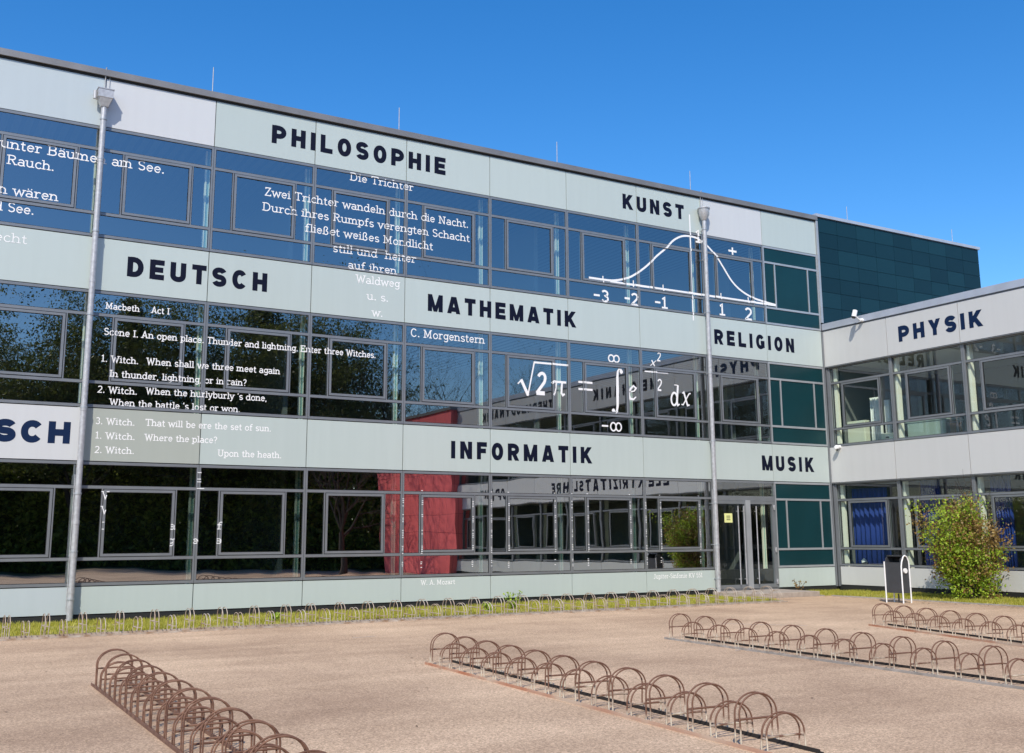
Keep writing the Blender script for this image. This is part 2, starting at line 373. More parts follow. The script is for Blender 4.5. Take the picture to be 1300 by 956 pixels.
def serif_glyph(c):
    """unit cap height; returns advance, strokes, slabs (x, z, left, right)"""
    A = arc; q = .10
    st = lambda x, z0, z1: [(x, z0), (x, z1)]
    G = {
    'a': (.56, [A(.25,.45,.19,.20,150,0)+[(.44,.08),(.53,.03)], A(.25,.20,.19,.17,0,350)], []),
    'b': (.60, [st(.12,0,1), A(.32,.33,.20,.31,170,-170)], [(.12,1,q,0)]),
    'c': (.52, [A(.29,.33,.21,.31,40,322)], []),
    'd': (.62, [st(.48,0,1), A(.28,.33,.20,.31,10,350)], [(.48,1,q,0),(.48,0,0,q)]),
    'e': (.56, [[(.09,.36),(.48,.36)]+A(.285,.34,.195,.30,10,325)], []),
    'f': (.42, [[(.18,0),(.18,.78)]+A(.33,.80,.15,.17,180,55), [(.04,.63),(.36,.63)]], [(.18,0,q,q)]),
    'g': (.58, [A(.28,.37,.19,.27,0,350), [(.47,.64),(.47,0)]+A(.28,-.06,.19,.17,0,-150)], [(.47,.64,0,.08)]),
    'h': (.64, [st(.12,0,1), [(.12,.40)]+A(.31,.42,.18,.22,170,0)+[(.49,0)]], [(.12,0,q,q),(.49,0,q,q),(.12,1,q,0)]),
    'i': (.30, [st(.15,0,.66), [(.15,.83),(.15,.94)]], [(.15,0,q,q),(.15,.64,q,0)]),
    'k': (.60, [st(.12,0,1), [(.14,.26),(.46,.64)], [(.25,.38),(.50,0)]], [(.12,0,q,q),(.12,1,q,0),(.47,.64,.08,.08),(.5,0,.08,.08)]),
    'l': (.30, [st(.15,0,1)], [(.15,0,q,q),(.15,1,q,0)]),
    'm': (.94, [st(.12,0,.66), [(.12,.40)]+A(.28,.44,.16,.20,170,0)+[(.44,0)], [(.44,.40)]+A(.61,.44,.16,.20,170,0)+[(.77,0)]], [(.12,0,q,q),(.44,0,q,q),(.77,0,q,q),(.12,.64,q,0)]),
    'n': (.64, [st(.12,0,.66), [(.12,.40)]+A(.31,.42,.18,.22,170,0)+[(.49,0)]], [(.12,0,q,q),(.49,0,q,q),(.12,.64,q,0)]),
    'o': (.58, [A(.29,.33,.21,.31,0,350)], []),
    'p': (.60, [st(.12,-.28,.66), A(.32,.33,.20,.31,170,-170)], [(.12,-.28,q,q),(.12,.64,q,0)]),
    'r': (.48, [st(.15,0,.66), [(.15,.38)]+A(.33,.42,.17,.22,170,45)], [(.15,0,q,.12),(.15,.64,q,0)]),
    's': (.50, [A(.26,.49,.16,.155,25,250)+A(.26,.18,.17,.15,70,-160)], []),
    't': (.40, [[(.17,.88),(.17,.18)]+A(.28,.18,.11,.15,180,320), [(.04,.63),(.34,.63)]], []),
    'u': (.64, [[(.12,.66),(.12,.24)]+A(.30,.24,.18,.20,180,360)+[(.48,.66)], st(.48,0,.66)], [(.12,.64,q,0),(.48,.64,q,0),(.48,0,0,q)]),
    'v': (.58, [[(.08,.66),(.29,0),(.50,.66)]], [(.08,.64,.08,.08),(.5,.64,.08,.08)]),
    'w': (.84, [[(.08,.66),(.25,0),(.42,.62),(.59,0),(.76,.66)]], [(.08,.64,.08,.08),(.76,.64,.08,.08)]),
    'x': (.56, [[(.08,.66),(.48,0)],[(.46,.66),(.08,0)]], []),
    'y': (.58, [[(.08,.66),(.29,.04)], [(.50,.66),(.24,-.22),(.08,-.26)]], [(.08,.64,.08,.08),(.5,.64,.08,.08)]),
    'z': (.50, [[(.07,.62),(.43,.62),(.07,.04),(.44,.04)]], []),
    '\u00df': (.62, [[(.14,0),(.14,.75)]+A(.29,.77,.15,.19,180,-60)+A(.30,.24,.19,.22,80,-140)], [(.14,0,q,0)]),
    'A': (.76, [[(.10,0),(.37,.98),(.64,0)], [(.19,.32),(.55,.32)]], [(.10,0,.1,.1),(.64,0,.1,.1)]),
    'B': (.70, [st(.14,0,1), [(.14,.96)]+A(.36,.745,.20,.215,90,-90)+[(.14,.53)], [(.14,.53)]+A(.37,.285,.22,.245,90,-90)+[(.14,.04)]], [(.14,0,q,0),(.14,1,q,0)]),
    'C': (.70, [A(.37,.5,.27,.46,40,322,22)], [(.58,.82,0,0)]),
    'D': (.76, [st(.14,0,1), [(.14,.96)]+A(.34,.5,.30,.46,90,-90,14)+[(.14,.04)]], [(.14,0,q,0),(.14,1,q,0)]),
    'E': (.68, [st(.14,0,1), [(.14,.96),(.56,.96),(.56,.80)], [(.14,.04),(.58,.04),(.58,.22)], [(.14,.52),(.42,.52)]], [(.14,0,q,0),(.14,1,q,0)]),
    'H': (.82, [st(.16,0,1), st(.62,0,1), [(.16,.52),(.62,.52)]], [(.16,0,q,q),(.62,0,q,q),(.16,1,q,q),(.62,1,q,q)]),
    'I': (.36, [st(.18,0,1)], [(.18,0,q,q),(.18,1,q,q)]),
    'J': (.52, [[(.34,1),(.34,.22)]+A(.20,.2,.14,.18,0,-150)], [(.34,1,q,q)]),
    'K': (.78, [st(.16,0,1), [(.18,.38),(.60,1)], [(.32,.58),(.62,0)]], [(.16,0,q,q),(.16,1,q,q),(.6,1,.09,.09),(.62,0,.09,.09)]),
    'M': (.94, [st(.16,0,1), [(.16,1),(.44,.18),(.72,1)], st(.72,0,1)], [(.16,0,q,q),(.72,0,q,q),(.16,1,q,0),(.72,1,0,q)]),
    'N': (.82, [st(.16,0,1), [(.16,1),(.62,0)], st(.62,0,1)], [(.16,0,q,q),(.16,1,q,0),(.62,1,q,q)]),
    'R': (.74, [st(.14,0,1), [(.14,.96)]+A(.36,.745,.21,.215,90,-90)+[(.14,.53)], [(.34,.53),(.60,0)]], [(.14,0,q,q),(.14,1,q,0),(.6,0,.05,.1)]),
    'S': (.60, [A(.30,.735,.20,.225,20,250)+A(.30,.27,.21,.23,70,-160)], []),
    'T': (.70, [st(.34,0,1), [(.05,.80),(.05,.96),(.63,.96),(.63,.80)]], [(.34,0,q,q)]),
    'U': (.76, [[(.14,1),(.14,.28)]+A(.36,.28,.22,.24,180,360)+[(.58,1)]], [(.14,1,q,q),(.58,1,q,q)]),
    'V': (.74, [[(.10,1),(.36,0),(.62,1)]], [(.1,1,.1,.1),(.62,1,.1,.1)]),
    'W': (1.0, [[(.10,1),(.30,0),(.49,.9),(.68,0),(.88,1)]], [(.1,1,.1,.1),(.88,1,.1,.1)]),
    'Z': (.62, [[(.10,.80),(.10,.96),(.50,.96),(.08,.04),(.54,.04),(.54,.2)]], []),
    '1': (.46, [[(.08,.84),(.23,.97),(.23,0)]], [(.23,0,.13,.13)]),
    '2': (.54, [A(.26,.72,.19,.24,160,-10)+[(.42,.55),(.07,.04),(.47,.04)]], []),
    '3': (.54, [A(.25,.74,.17,.22,150,-80)+A(.25,.28,.19,.24,80,-155)], []),
    '5': (.54, [[(.44,.96),(.13,.96),(.11,.56)]+A(.26,.31,.19,.27,120,-155)], []),
    '.': (.26, [[(.07,.06),(.19,.06)],[(.07,.09),(.19,.09)]], []),
    ',': (.26, [[(.12,.11),(.12,0),(.07,-.14)]], []),
    "'": (.22, [[(.12,1),(.09,.74)]], []),
    '-': (.40, [[(.05,.34),(.33,.34)]], []),
    '\u2212': (.46, [[(.04,.5),(.40,.5)]], []),
    '+': (.6, [[(.05,.45),(.55,.45)], [(.3,.2),(.3,.7)]], []),
    '=': (.66, [[(.05,.28),(.60,.28)], [(.05,.6),(.60,.6)]], []),
    '?': (.48, [A(.23,.75,.16,.21,165,-60)+[(.23,.42),(.23,.28)], [(.23,0),(.23,.11)]], []),
    ' ': (.34, [], []),
    }
    if c in '\u00e4\u00f6\u00fc':
        w, s, f = serif_glyph({'\u00e4': 'a', '\u00f6': 'o', '\u00fc': 'u'}[c])
        return w, s + [[(.14,.84),(.21,.84)], [(.36,.84),(.43,.84)]], f
    return G[c]
def ribbon(mb, place, pts, w, mode, depth, taper=None, follow=None, clip=False):
    P = [Vector(p) for p in pts]
    if follow is not None and not taper and mode != 'c':
        q = [P[0]]
        for a, b in zip(P, P[1:]):
            k = max(1, min(40, int((b-a).length / .02)))
            for i in range(1, k+1): q.append(a.lerp(b, i/k))
        P = q
    n = len(P); Lf = []; Rt = []
    closed = mode == 'c'
    for i in range(n):
        if mode[0] == 'h':
            d = P[-1] - P[0]; off = Vector((w / 2 * (.8 if mode == 'h.' else .97) * d.length / max(abs(d.y), 1e-6), 0))
            off *= 1 if d.y > 0 else -1; off = -off
        else:
            p0 = P[i-1] if (i > 0 or closed) else None; p1 = P[(i+1) % n] if (i < n-1 or closed) else None
            d1 = (P[i]-p0).normalized() if p0 is not None and (P[i]-p0).length > 1e-9 else None
            d2 = (p1-P[i]).normalized() if p1 is not None and (p1-P[i]).length > 1e-9 else None
            if d1 is None: d1 = d2
            if d2 is None: d2 = d1
            nn = Vector((-d1.y - d2.y, d1.x + d2.x))
            if nn.length < 1e-6: nn = Vector((-d1.y, d1.x))
            nn.normalize(); c = max(.45, nn.dot(Vector((-d1.y, d1.x))))
            ww = w * (taper[i] if taper else 1)
            off = nn * (ww / 2 / c)
        Lf.append(P[i] + off); Rt.append(P[i] - off)
    vs = [place(p.x, p.y, depth) for p in Lf] + [place(p.x, p.y, depth) for p in Rt]
    fs = []
    for i in range(n if closed else n-1):
        j = (i+1) % n
        if follow is None: fs.append((i, n+i, n+j, j)); continue
        # cut across as well, so that the film steps with the relief below it
        for u0, u1 in ((0, .5), (.5, 1)) if w > .03 else ((0, 1),):
            q = [Lf[i].lerp(Rt[i], u0), Lf[i].lerp(Rt[i], u1), Lf[j].lerp(Rt[j], u1), Lf[j].lerp(Rt[j], u0)]
            c = (q[0]+q[1]+q[2]+q[3]) / 4; d = surf(c.x, c.y) + follow
            if clip and d < .01: continue
            mb.add([place(p.x, p.y, d) for p in q], [(0, 1, 2, 3)])
    if follow is None: mb.add(vs, fs)
TD = .0415   # lettering film stands just proud of frames
def lettering(parent, mb, m, label):
    o = mb.build('lettering', m, parent); o['label'] = label; return o
def bold_line(parent, text, a0, a1, z, H, wing=False, w=None, m='navy', base=TD, label=None, wide=1.04):
    w = w or H * .272; mp = Map(wing); mb = MB()
    gl = [bold_glyph(c, H, w, wide) for c in text]; tot = sum(g[0] for g in gl); gap = (a1 - a0 - tot) / (len(text) - 1)
    x = a0; k = 0
    for g in gl:
        for mode, pts in g[1]:
            k += 1
            ribbon(mb, mp.P2, [(x + p[0], z + p[1]) for p in pts], w, mode, base + .0004 * (k % 5), follow=None if wing else .0004 * (k % 5))
        x += g[0] + gap
    return lettering(parent, mb, M[m], label or f'dark blue capital letters reading {text}')
def serif_line(parent, text, a0, a1, z, H, w=.095, label=None, mb=None, slabs=True, italic=0, clip=False):
    own = mb is None; mb = mb or MB(); gl = [serif_glyph(c) for c in text]
    tot = sum(g[0] for g in gl) - .06; sx = (a1 - a0) / (tot * H) if a1 else 1; sx *= H
    x = a0; k = 0; sw = w * H
    pl = lambda px, pz, d: (px, -d, pz)
    for adv, st, sl in gl:
        f = lambda p: (x + (p[0] + italic * p[1]) * sx, z + p[1] * H)
        for s in st:
            k += 1; ribbon(mb, pl, [f(p) for p in s], sw, 'v', 0, follow=.0003 * (k % 5), clip=clip)
        if slabs:
            for (px, pz, l, r) in sl:
                if l + r == 0: continue
                k += 1; zz = pz + (w/2 if pz < .5 else -w/2) * (1 if pz in (0, 1) or pz < 0 else 0)
                ribbon(mb, pl, [f((px - l - w*.4, zz)), f((px + r + w*.4, zz))], sw * .85, 'v', 0, follow=.0003 * (k % 5) + .0016, clip=clip)
        x += adv * sx
    if own: return lettering(parent, mb, M['white'], label or f'white serif line reading {text}')
# ================================================================== MAIN BUILDING
main = tag(empty('school_building', (0, 0, 0)), 'long three storey glass school with pale green bands carrying words, poems and a formula', 'school')
NI = range(-3, 9)
def words():
    B = lambda *a, **k: bold_line(main, *a, **k)
    B('PHILOSOPHIE', -17.95, -13.36, 10.765, .45); B('KUNST', -7.72, -5.48, 10.765, .44)
    B('DEUTSCH', -21.01, -17.93, 7.16, .435); B('MATHEMATIK', -13.83, -9.39, 7.15, .435)
    B('RELIGION', -4.50, -1.28, 7.14, .44); B('INFORMATIK', -13.16, -8.95, 3.515, .43); B('MUSIK', -2.85, -.72, 3.50, .44)
    B('ENGLISCH', -25.5, -21.92, 3.525, .445, w=.135, m='navy2', wide=1.25)
    S = lambda *a, **k: serif_line(main, *a, **k)
    w = .115
    S('unter B\u00e4umen am See.', -23.66, -20.36, 9.575, .215, w); S('Rauch.', -23.51, -22.61, 9.24, .205, w)
    S('dann w\u00e4ren', -24.15, -22.49, 8.595, .203, w); S('und See.', -24.0, -22.93, 8.23, .20, w); S('Brecht', -23.97, -23.02, 7.59, .20, .09)
    S('Die Trichter', -15.97, -14.27, 10.185, .195, w); S('Zwei Trichter wandeln durch die Nacht.', -18.07, -12.70, 9.455, .20, w)
    S('Durch ihres Rumpfs verengten Schacht', -18.11, -12.66, 9.085, .20, w); S('flie\u00dfet wei\u00dfes Mondlicht', -17.07, -13.71, 8.725, .20, w)
    S('still und  heiter', -16.37, -14.18, 8.33, .20, w); S('auf ihren', -15.97, -14.70, 7.97, .197, w); S('Waldweg', -15.76, -14.61, 7.65, .197, w)
    S('u. s.', -15.47, -14.91, 7.26, .195, w); S('w.', -15.33, -15.05, 6.87, .195, w); S('C. Morgenstern', -14.30, -12.22, 6.46, .205, w)
    w = .13
    S('Macbeth', -21.40, -20.71, 6.405, .14, w); S('Act I', -20.46, -20.08, 6.41, .142, w)
    S('Scene I. An open place. Thunder and lightning. Enter three Witches.', -21.40, -15.21, 5.845, .15, w)
    S('1. Witch.', -21.42, -20.67, 5.27, .142, w); S('When shall we three meet again', -20.50, -17.56, 5.28, .148, w)
    S('In thunder, lightning, or in rain?', -21.24, -18.32, 4.96, .147, w); S('2. Witch.', -21.45, -20.66, 4.615, .142, w)
    S("When the hurlyburly 's done,", -20.48, -17.84, 4.645, .147, w); S("When the battle 's lost or won.", -21.20, -18.44, 4.36, .145, w)
    S('3. Witch.', -21.45, -20.67, 3.955, .14, w); S('That will be ere the set of sun.', -20.45, -17.72, 3.965, .146, w)
    S('1. Witch.', -21.44, -20.65, 3.655, .14, w); S('Where the place?', -20.45, -18.92, 3.655, .143, w); S('2. Witch.', -21.43, -20.65, 3.36, .14, w)
    S('Upon the heath.', -18.89, -17.46, 3.375, .148, w); S('W. A. Mozart', -13.95, -13.04, .50, .112, w); S('Jupiter-Sinfonie KV 551', -7.00, -5.29, .48, .122, w)
    mbf = MB()
    for c, a, z in (('V', -21.235, 2.42), ('V', -21.235, 2.12), ('I', -21.21, 1.80), ('a', -19.86, 1.80), ('g', -19.87, 1.50), ('e', -19.36, 1.50), ('fa', -18.84, 1.80), ('a', -18.86, 1.50), ('l', -19.31, 2.86), ('l', -19.31, 2.66)):
        serif_line(main, c, a, a + .11 * len(c) + .02, z, .16, .12, mb=mbf, clip=True)
    lettering(main, mbf, M['white'], 'scraps of white serif letters left on the ground floor window frames')
words()
def staves():
    mb = MB(); rnd = random.Random(4)
    for i in (3, 4, 5, 6):
        a0 = U(i)
        for x, hw in ((a0 + .02, .022), (a0 + W*.2 + .038, .024), (a0 + W*.805 - .038, .024)):
            if i == 6 and x > a0 + W*.5: hw = .02
            for st in range(6):
                for k in range(5):
                    z = .86 + st*.37 + k*.042
                    if rnd.random() < .25 or z > 2.75: continue
                    d = max(surf(x + q, z) for q in (-hw, hw))
                    mb.add([(x - hw*rnd.uniform(.5, 1), -d, z), (x + hw, -d, z), (x + hw, -d, z + .014), (x - hw*rnd.uniform(.5, 1), -d, z + .014)], [(0, 1, 2, 3)])
    lettering(main, mb, M['white'], 'white music staff line fragments left on the ground floor window frames')
staves()
def graph():
    mb = MB(); pl = lambda x, z, d: (x, -d, z)
    R = lambda pts, w, k, mode='v', taper=None: ribbon(mb, pl, pts, w, mode, 0, taper, follow=.0004 * k)
    R([(-8.93, 8.575), (-1.95, 8.565)], .06, 0)
    key = [(-8.93, 8.60), (-8.35, 8.60), (-8.02, 8.63), (-7.6, 8.75), (-7.27, 8.93), (-6.91, 9.19), (-6.55, 9.52), (-6.19, 9.81), (-5.92, 10.07), (-5.64, 10.23), (-5.37, 10.29), (-5.05, 10.28), (-4.86, 10.21), (-4.67, 10.12), (-4.48, 9.98), (-4.27, 9.80), (-4.03, 9.51), (-3.73, 9.14), (-3.41, 8.9), (-2.96, 8.72), (-2.43, 8.63), (-1.95, 8.58)]
    pts = []
    for i in range(len(key)-1):
        p0 = Vector(key[max(0, i-1)]); p1 = Vector(key[i]); p2 = Vector(key[i+1]); p3 = Vector(key[min(len(key)-1, i+2)])
        for s in range(5):
            t = s/5; pts.append(.5*((2*p1)+(p2-p0)*t+(2*p0-5*p1+4*p2-p3)*t*t+(3*p1-3*p2+p3-p0)*t**3))
    pts.append(Vector(key[-1])); R(pts, .055, 1)
    R([(-5.27, 10.96), (-5.27, 7.76)], .045, 2)
    for x in (-8.46, -7.41, -6.35, -4.17, -3.09): R([(x, 8.70), (x, 8.51)], .035, 3)
    lettering(main, mb, M['white'], 'white bell curve diagram with axes drawn over the top floor windows')
    for t, a, b, z, h in (('\u22123', -8.80, -8.28, 7.97, .325), ('\u22122', -7.75, -7.27, 7.99, .335), ('\u22121', -6.68, -6.22, 8.0, .325), ('1', -4.27, -4.05, 8.02, .34), ('2', -3.26, -2.98, 8.0, .36), ('1', -5.09, -4.87, 10.13, .37)):
        serif_line(main, t, a, b, z, h, .17, label=f'white axis number {t.replace(chr(8722), "minus ")} of the bell curve')
    serif_line(main, '+', -3.83, -3.48, 9.86, .45, .13, slabs=False, label='white plus sign above the bell curve')
    f = MB(); R = lambda pts, w, k, mode='v', taper=None: ribbon(f, pl, pts, w, mode, 0, taper, follow=.0004 * k)
    R([(-11.23, 5.50), (-11.12, 5.60)], .035, 0); R([(-11.13, 5.62), (-10.92, 5.22)], .085, 1); R([(-10.93, 5.20), (-10.72, 6.11)], .04, 2); R([(-10.74, 6.10), (-9.67, 6.10)], .05, 3)
    def big(pts, x, z, sx, sz, w, k, tp=None, it=.0): R([(x + (p[0] + it*p[1]) * sx, z + p[1] * sz) for p in pts], w, k, 'v', tp)
    two = arc(.26, .72, .19, .24, 160, -10) + [(.42, .55), (.07, .04)]
    def put2(x, z, h, w=.075, it=.12):
        big(two, x, z, h, h, w * h / .5, 1, None, it); big([(.05, .05), (.50, .05)], x, z, h, h, w * 1.3 * h / .5, 2, None, it)
    put2(-10.70, 5.27, .58, .07)
    big([(0, .8), (.15, .93), (1.15, .93)], -10.19, 5.26, .40, .40, .06, 1); big([(.38, .93), (.28, .3), (.12, .02)], -10.19, 5.26, .40, .40, .05, 2); big([(.82, .93), (.76, .2), (.86, .06), (1.02, .16)], -10.19, 5.26, .40, .40, .055, 3)
    R([(-9.34, 5.49), (-8.88, 5.49)], .055, 0); R([(-9.34, 5.68), (-8.88, 5.68)], .055, 1)
    def inf(x0, x1, z, h):
        c = (x0+x1)/2; q = (x1-x0)/4
        R(arc(c - q*.98, z, q, h/2, 0, 350, 20), .04, 0, 'c'); R(arc(c + q*.98, z, q, h/2, 0, 350, 20), .04, 1, 'c')
    inf(-8.33, -7.97, 6.405, .19); inf(-8.31, -7.95, 4.53, .22); R([(-8.60, 4.54), (-8.39, 4.54)], .045, 2)
    R([(-7.90, 6.05), (-7.92, 6.12), (-7.985, 6.13), (-8.03, 6.05), (-8.045, 5.9), (-8.05, 5.5), (-8.06, 5.1), (-8.09, 4.96), (-8.15, 4.91), (-8.20, 4.97)], .085, 3, 'v', [.6, .7, .5, .7, .9, 1.1, .9, .7, .5, .6])
    R(arc(-7.91, 6.06, .028, .028, 0, 350, 12), .055, 2, 'c'); R(arc(-8.20, 4.97, .028, .028, 0, 350, 12), .055, 2, 'c')
    big([(.12, .36), (.40, .42), (.50, .56), (.36, .66), (.18, .50), (.08, .25), (.16, .05), (.34, .03), (.50, .16)], -7.72, 5.30, .60, .60, .06, 4, [.6, .6, .9, .7, 1, 1.2, 1.1, .8, .5])
    R([(-6.90, 6.30), (-6.68, 6.47)], .022, 0); R([(-6.84, 6.47), (-6.74, 6.30)], .04, 1)
    put2(-6.66, 6.46, .25, .06); R([(-7.10, 6.135), (-6.26, 6.135)], .035, 2); put2(-6.70, 5.62, .33, .06)
    big(arc(.24, .22, .17, .20, 0, 350, 18), -6.24, 5.22, .62, .90, .055, 3, None, .1)
    big([(.42, 1.0), (.40, .2), (.46, .04), (.56, .10)], -6.24, 5.22, .62, .60, .065, 4, [1, 1, .8, .5], .08); R([(-6.06, 5.82), (-5.94, 5.82)], .025, 1)
    R([(-5.78, 5.60), (-5.72, 5.63), (-5.60, 5.26), (-5.52, 5.28)], .055, 0, 'v', [.5, 1, 1, .5]); R([(-5.47, 5.61), (-5.53, 5.60), (-5.76, 5.27), (-5.82, 5.28)], .035, 1)
    lettering(main, f, M['white'], 'white formula with root two pi, equals sign, integral and e to the x squared over two dx')
graph()
# opaque backing of the spandrels, slabs, side and back walls
wl = MB()
for z0, z1 in ((-.04, .66), (3.20, 4.28), (6.80, 7.92), (10.43, 11.54)):
    wl.box(XL, -.02, .045, .28, z0, z1)
wl.box(XL, XL + .25, .285, 11, -.04, 11.54); wl.box(-.30, -.05, .285, 11, -.04, 11.54); wl.box(XL + .255, -.305, 10.7, 11, -.04, 11.54)
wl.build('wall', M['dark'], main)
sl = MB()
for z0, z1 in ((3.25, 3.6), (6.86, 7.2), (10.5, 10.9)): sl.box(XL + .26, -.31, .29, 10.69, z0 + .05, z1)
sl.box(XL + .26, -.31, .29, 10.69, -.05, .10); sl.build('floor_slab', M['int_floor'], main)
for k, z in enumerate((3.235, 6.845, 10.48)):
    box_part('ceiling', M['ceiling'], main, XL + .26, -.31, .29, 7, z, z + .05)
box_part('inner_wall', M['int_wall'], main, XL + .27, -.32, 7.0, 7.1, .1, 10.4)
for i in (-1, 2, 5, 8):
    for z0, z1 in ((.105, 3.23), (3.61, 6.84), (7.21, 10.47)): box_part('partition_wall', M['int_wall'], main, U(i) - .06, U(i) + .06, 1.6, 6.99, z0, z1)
M['column_shade'] = mat('teal_column_shade', (.25, .42, .40), .6)  # teal colour stands for the shaded side of the cream columns
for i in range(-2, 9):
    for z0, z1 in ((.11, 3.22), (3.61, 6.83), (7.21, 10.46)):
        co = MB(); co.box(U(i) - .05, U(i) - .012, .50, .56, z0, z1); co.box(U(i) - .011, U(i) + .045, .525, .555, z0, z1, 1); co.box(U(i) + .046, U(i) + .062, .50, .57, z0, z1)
        co.build('column', [M['column'], M['column_shade']], main)
box_part('plinth', M['dark'], main, XL, -.05, -.01, .04, -.06, .105)
box_part('roof_coping', M['coping'], main, XL, .0, -.07, .5, TOP + .015, TOP + .16)
box_part('coping_shadow_strip', M['dark'], main, XL, .0, -.02, .4, TOP - .03, TOP + .012)  # solid dark strip drawn in for the shadow line under the coping
box_part('roof', M['coping'], main, XL, -.05, .51, 11, 11.40, 11.50)
for i in NI:
    a0, a1 = U(i), U(i + 1)
    if i == 8: a1 = -.07
    for k, (z0, z1) in enumerate(((.12, .675), (3.187, 4.291), (6.787, 7.933), (10.416, TOP - .03))):
        m = M['panel']
        if k == 3 and i in (0, 7): m = M['panel_lilac']
        if k == 3 and i == -1: m = M['panel_cool']
        if k == 0 and i < 0: m = M['panel_cool']
        if k == 1 and i < 0: m = M['panel_lilac']
        if k == 1 and i == 0: m = M['panel_beige']
        if k == 0 and i == 7: continue
        make_panel(main, a0, a1, z0, z1, False, m)
    for k, R in enumerate(ROWS):
        if i == 7 and k == 0: continue
        make_window(main, a0, a1, R, False, glass='glass_wavy' if k == 0 else 'glass', opaque=(i == 8))
# corner post of the top storeys
box_part('corner_post', M['alu_light'], main, -.065, .02, -.05, .06, 8.20, TOP)
box_part('corner_post', M['alu'], main, -.065, -.005, -.02, .06, .10, 7.92)
# door in module 7
a0, a1 = U(7), U(8)
dr = FB()
dr.fbox(a0 + .004, a0 + .07, -.09, .02, .10, 3.177); dr.fbox(a1 - .045, a1 - .004, -.09, .02, .10, 3.177)
dr.fbox(a0 + .07, a1 - .045, -.09, .02, 2.60, 2.74); dr.fbox(a0 + .07, a1 - .045, -.09, .014, 3.12, 3.177); dr.fbox(a0+.07, a1-.045, -.09, .02, .09, .12)
door = dr.build('door', M['alu'], main); door['label'] = 'grey aluminium double glass entrance door beside the second drainpipe'
t = FB(); t.pane(a0 + .07, a1 - .045, -.012, 2.74, 3.12, 0); t.build('transom_pane', M['glass'], door)
mid = a0 + 1.28
for s0, s1 in ((a0 + .075, mid - .004), (mid + .004, a1 - .05)):
    f = FB(); e = .085 if s1 < mid else .085
    f.fbox(s0, s0 + .075, -.06, .035, .13, 2.595); f.fbox(s1 - .1, s1, -.06, .035, .13, 2.595)
    f.fbox(s0 + .075, s1 - .1, -.06, .035, .13, .24); f.fbox(s0 + .075, s1 - .1, -.06, .035, 2.51, 2.595)
    f.build('door_leaf', M['alu'], door)
    g = FB(); g.pane(s0 + .075, s1 - .1, -.01, .24, 2.51, .0006); g.build('pane', M['glass_wing'], door)
h = FB(); h.fbox(mid - .07, mid + .10, .037, .06, .13, 2.62); h.build('centre_post', M['alu_light'], door)
for x in (mid - .42, mid - .20, mid + .28):
    h = MB(); h.tube([(x, -.10, .25), (x, -.10, 2.45)], .017, 8)
    for z in (.4, 2.3): h.tube([(x, -.02, z), (x, -.10, z)], .012, 6)
    h.build('pull_bar', M['galv'], door)
for z in (.30, 1.2, 2.42):
    h = MB(); h.tube([(a1 - .09, -.05, z - .07), (a1 - .09, -.05, z + .07)], .028, 10); h.tube([(a1 - .12, -.065, z - .03), (a1 - .12, -.065, z + .03)], .02, 8); h.build('hinge', M['galv'], door)
nb = MB(); nb.box(a0 + .42, a0 + .72, -.004, -.001, 1.98, 2.24, 0)
no = nb.build('notice', M['yellow'], door); no['label'] = 'small yellow notice stuck on the left door leaf'
nb = MB()
for z in (2.05, 2.10, 2.15): nb.box(a0 + .50, a0 + .64, -.0062, -.0042, z, z + .02)
nb.build('notice_print', M['dark'], no)
# drainpipes
def drainpipe(x, rnd):
    y = -.17
    p = MB(); p.tube([(x, y, .02), (x, y, 10.8)], .062, 16)
    for z in (.55, 1.25, 1.9, 4.2, 6.9, 9.55): p.tube([(x, y, z), (x, y, z + .09)], .068, 16)
    o = p.build('drainpipe', M['galv'], main)
    h = MB()
    if rnd:
        h.tube([(x, y, 10.79), (x, y, 10.96), (x, y, 11.14)], [.075, .155, .165], 20); h.tube([(x, y, 11.14), (x, y, 11.17)], .185, 20)
    else:
        def fr(z, r, rd): return [(x - r, y - rd, z), (x + r, y - rd, z), (x + r, y + rd, z), (x - r, y + rd, z)]
        lv = [fr(10.79, .075, .07), fr(10.97, .135, .12), fr(10.98, .155, .13), fr(11.16, .155, .13)]
        for q in range(3): h.add(lv[q] + lv[q+1], [(j, (j+1) % 4, 4+(j+1) % 4, 4+j) for j in range(4)])
        h.add(lv[3], [(0, 1, 2, 3)]); h.add(lv[0], [(3, 2, 1, 0)])
        h.box(x - .17, x + .17, y - .14, y + .14, 11.162, 11.185)
        h.tube([(x - .20, y, 10.95), (x - .20, y, 11.13)], .04, 12)
    h.build('hopper', M['galv'], o)
    w = MB(); w.tube([(x + .01, -.025, 11.17), (x + .01, -.025, 11.6), (x + .01, -.08, 11.75)], .014, 6); w.tube([(x + .10, -.02, 11.1), (x + .10, -.02, 11.56)], .006, 5)
    w.tube([(x - .075, y + .02, .2), (x - .075, y + .02, 2.9)], .010, 5)
    w.build('earthing_wire', M['galv'], o)
    c = MB()
    for z in (.42, 1.35, 2.5, 4.25, 6.2, 8.0, 9.6, 10.5):
        c.tube([(x, y, z), (x, y, z + .035)], .074, 16); c.box(x - .012, x + .012, y + .06, -.0, z + .005, z + .03)
    c.build('pipe_clamp', M['alu_light'], o)
drainpipe(U(0) - .03, False); drainpipe(U(7) - .04, True)
for x, y, z in ((-24.1, .25, 11.7), (-19.32, .25, 11.7), (-14.57, .25, 11.7), (-9.76, .25, 11.7), (-4.98, .25, 11.7)):
    r = MB(); r.tube([(x, y, z), (x, y, z + .12)], .03, 8); r.tube([(x, y, z + .1), (x, y, z + .74)], .011, 6); r.build('lightning_rod', M['galv'], main)
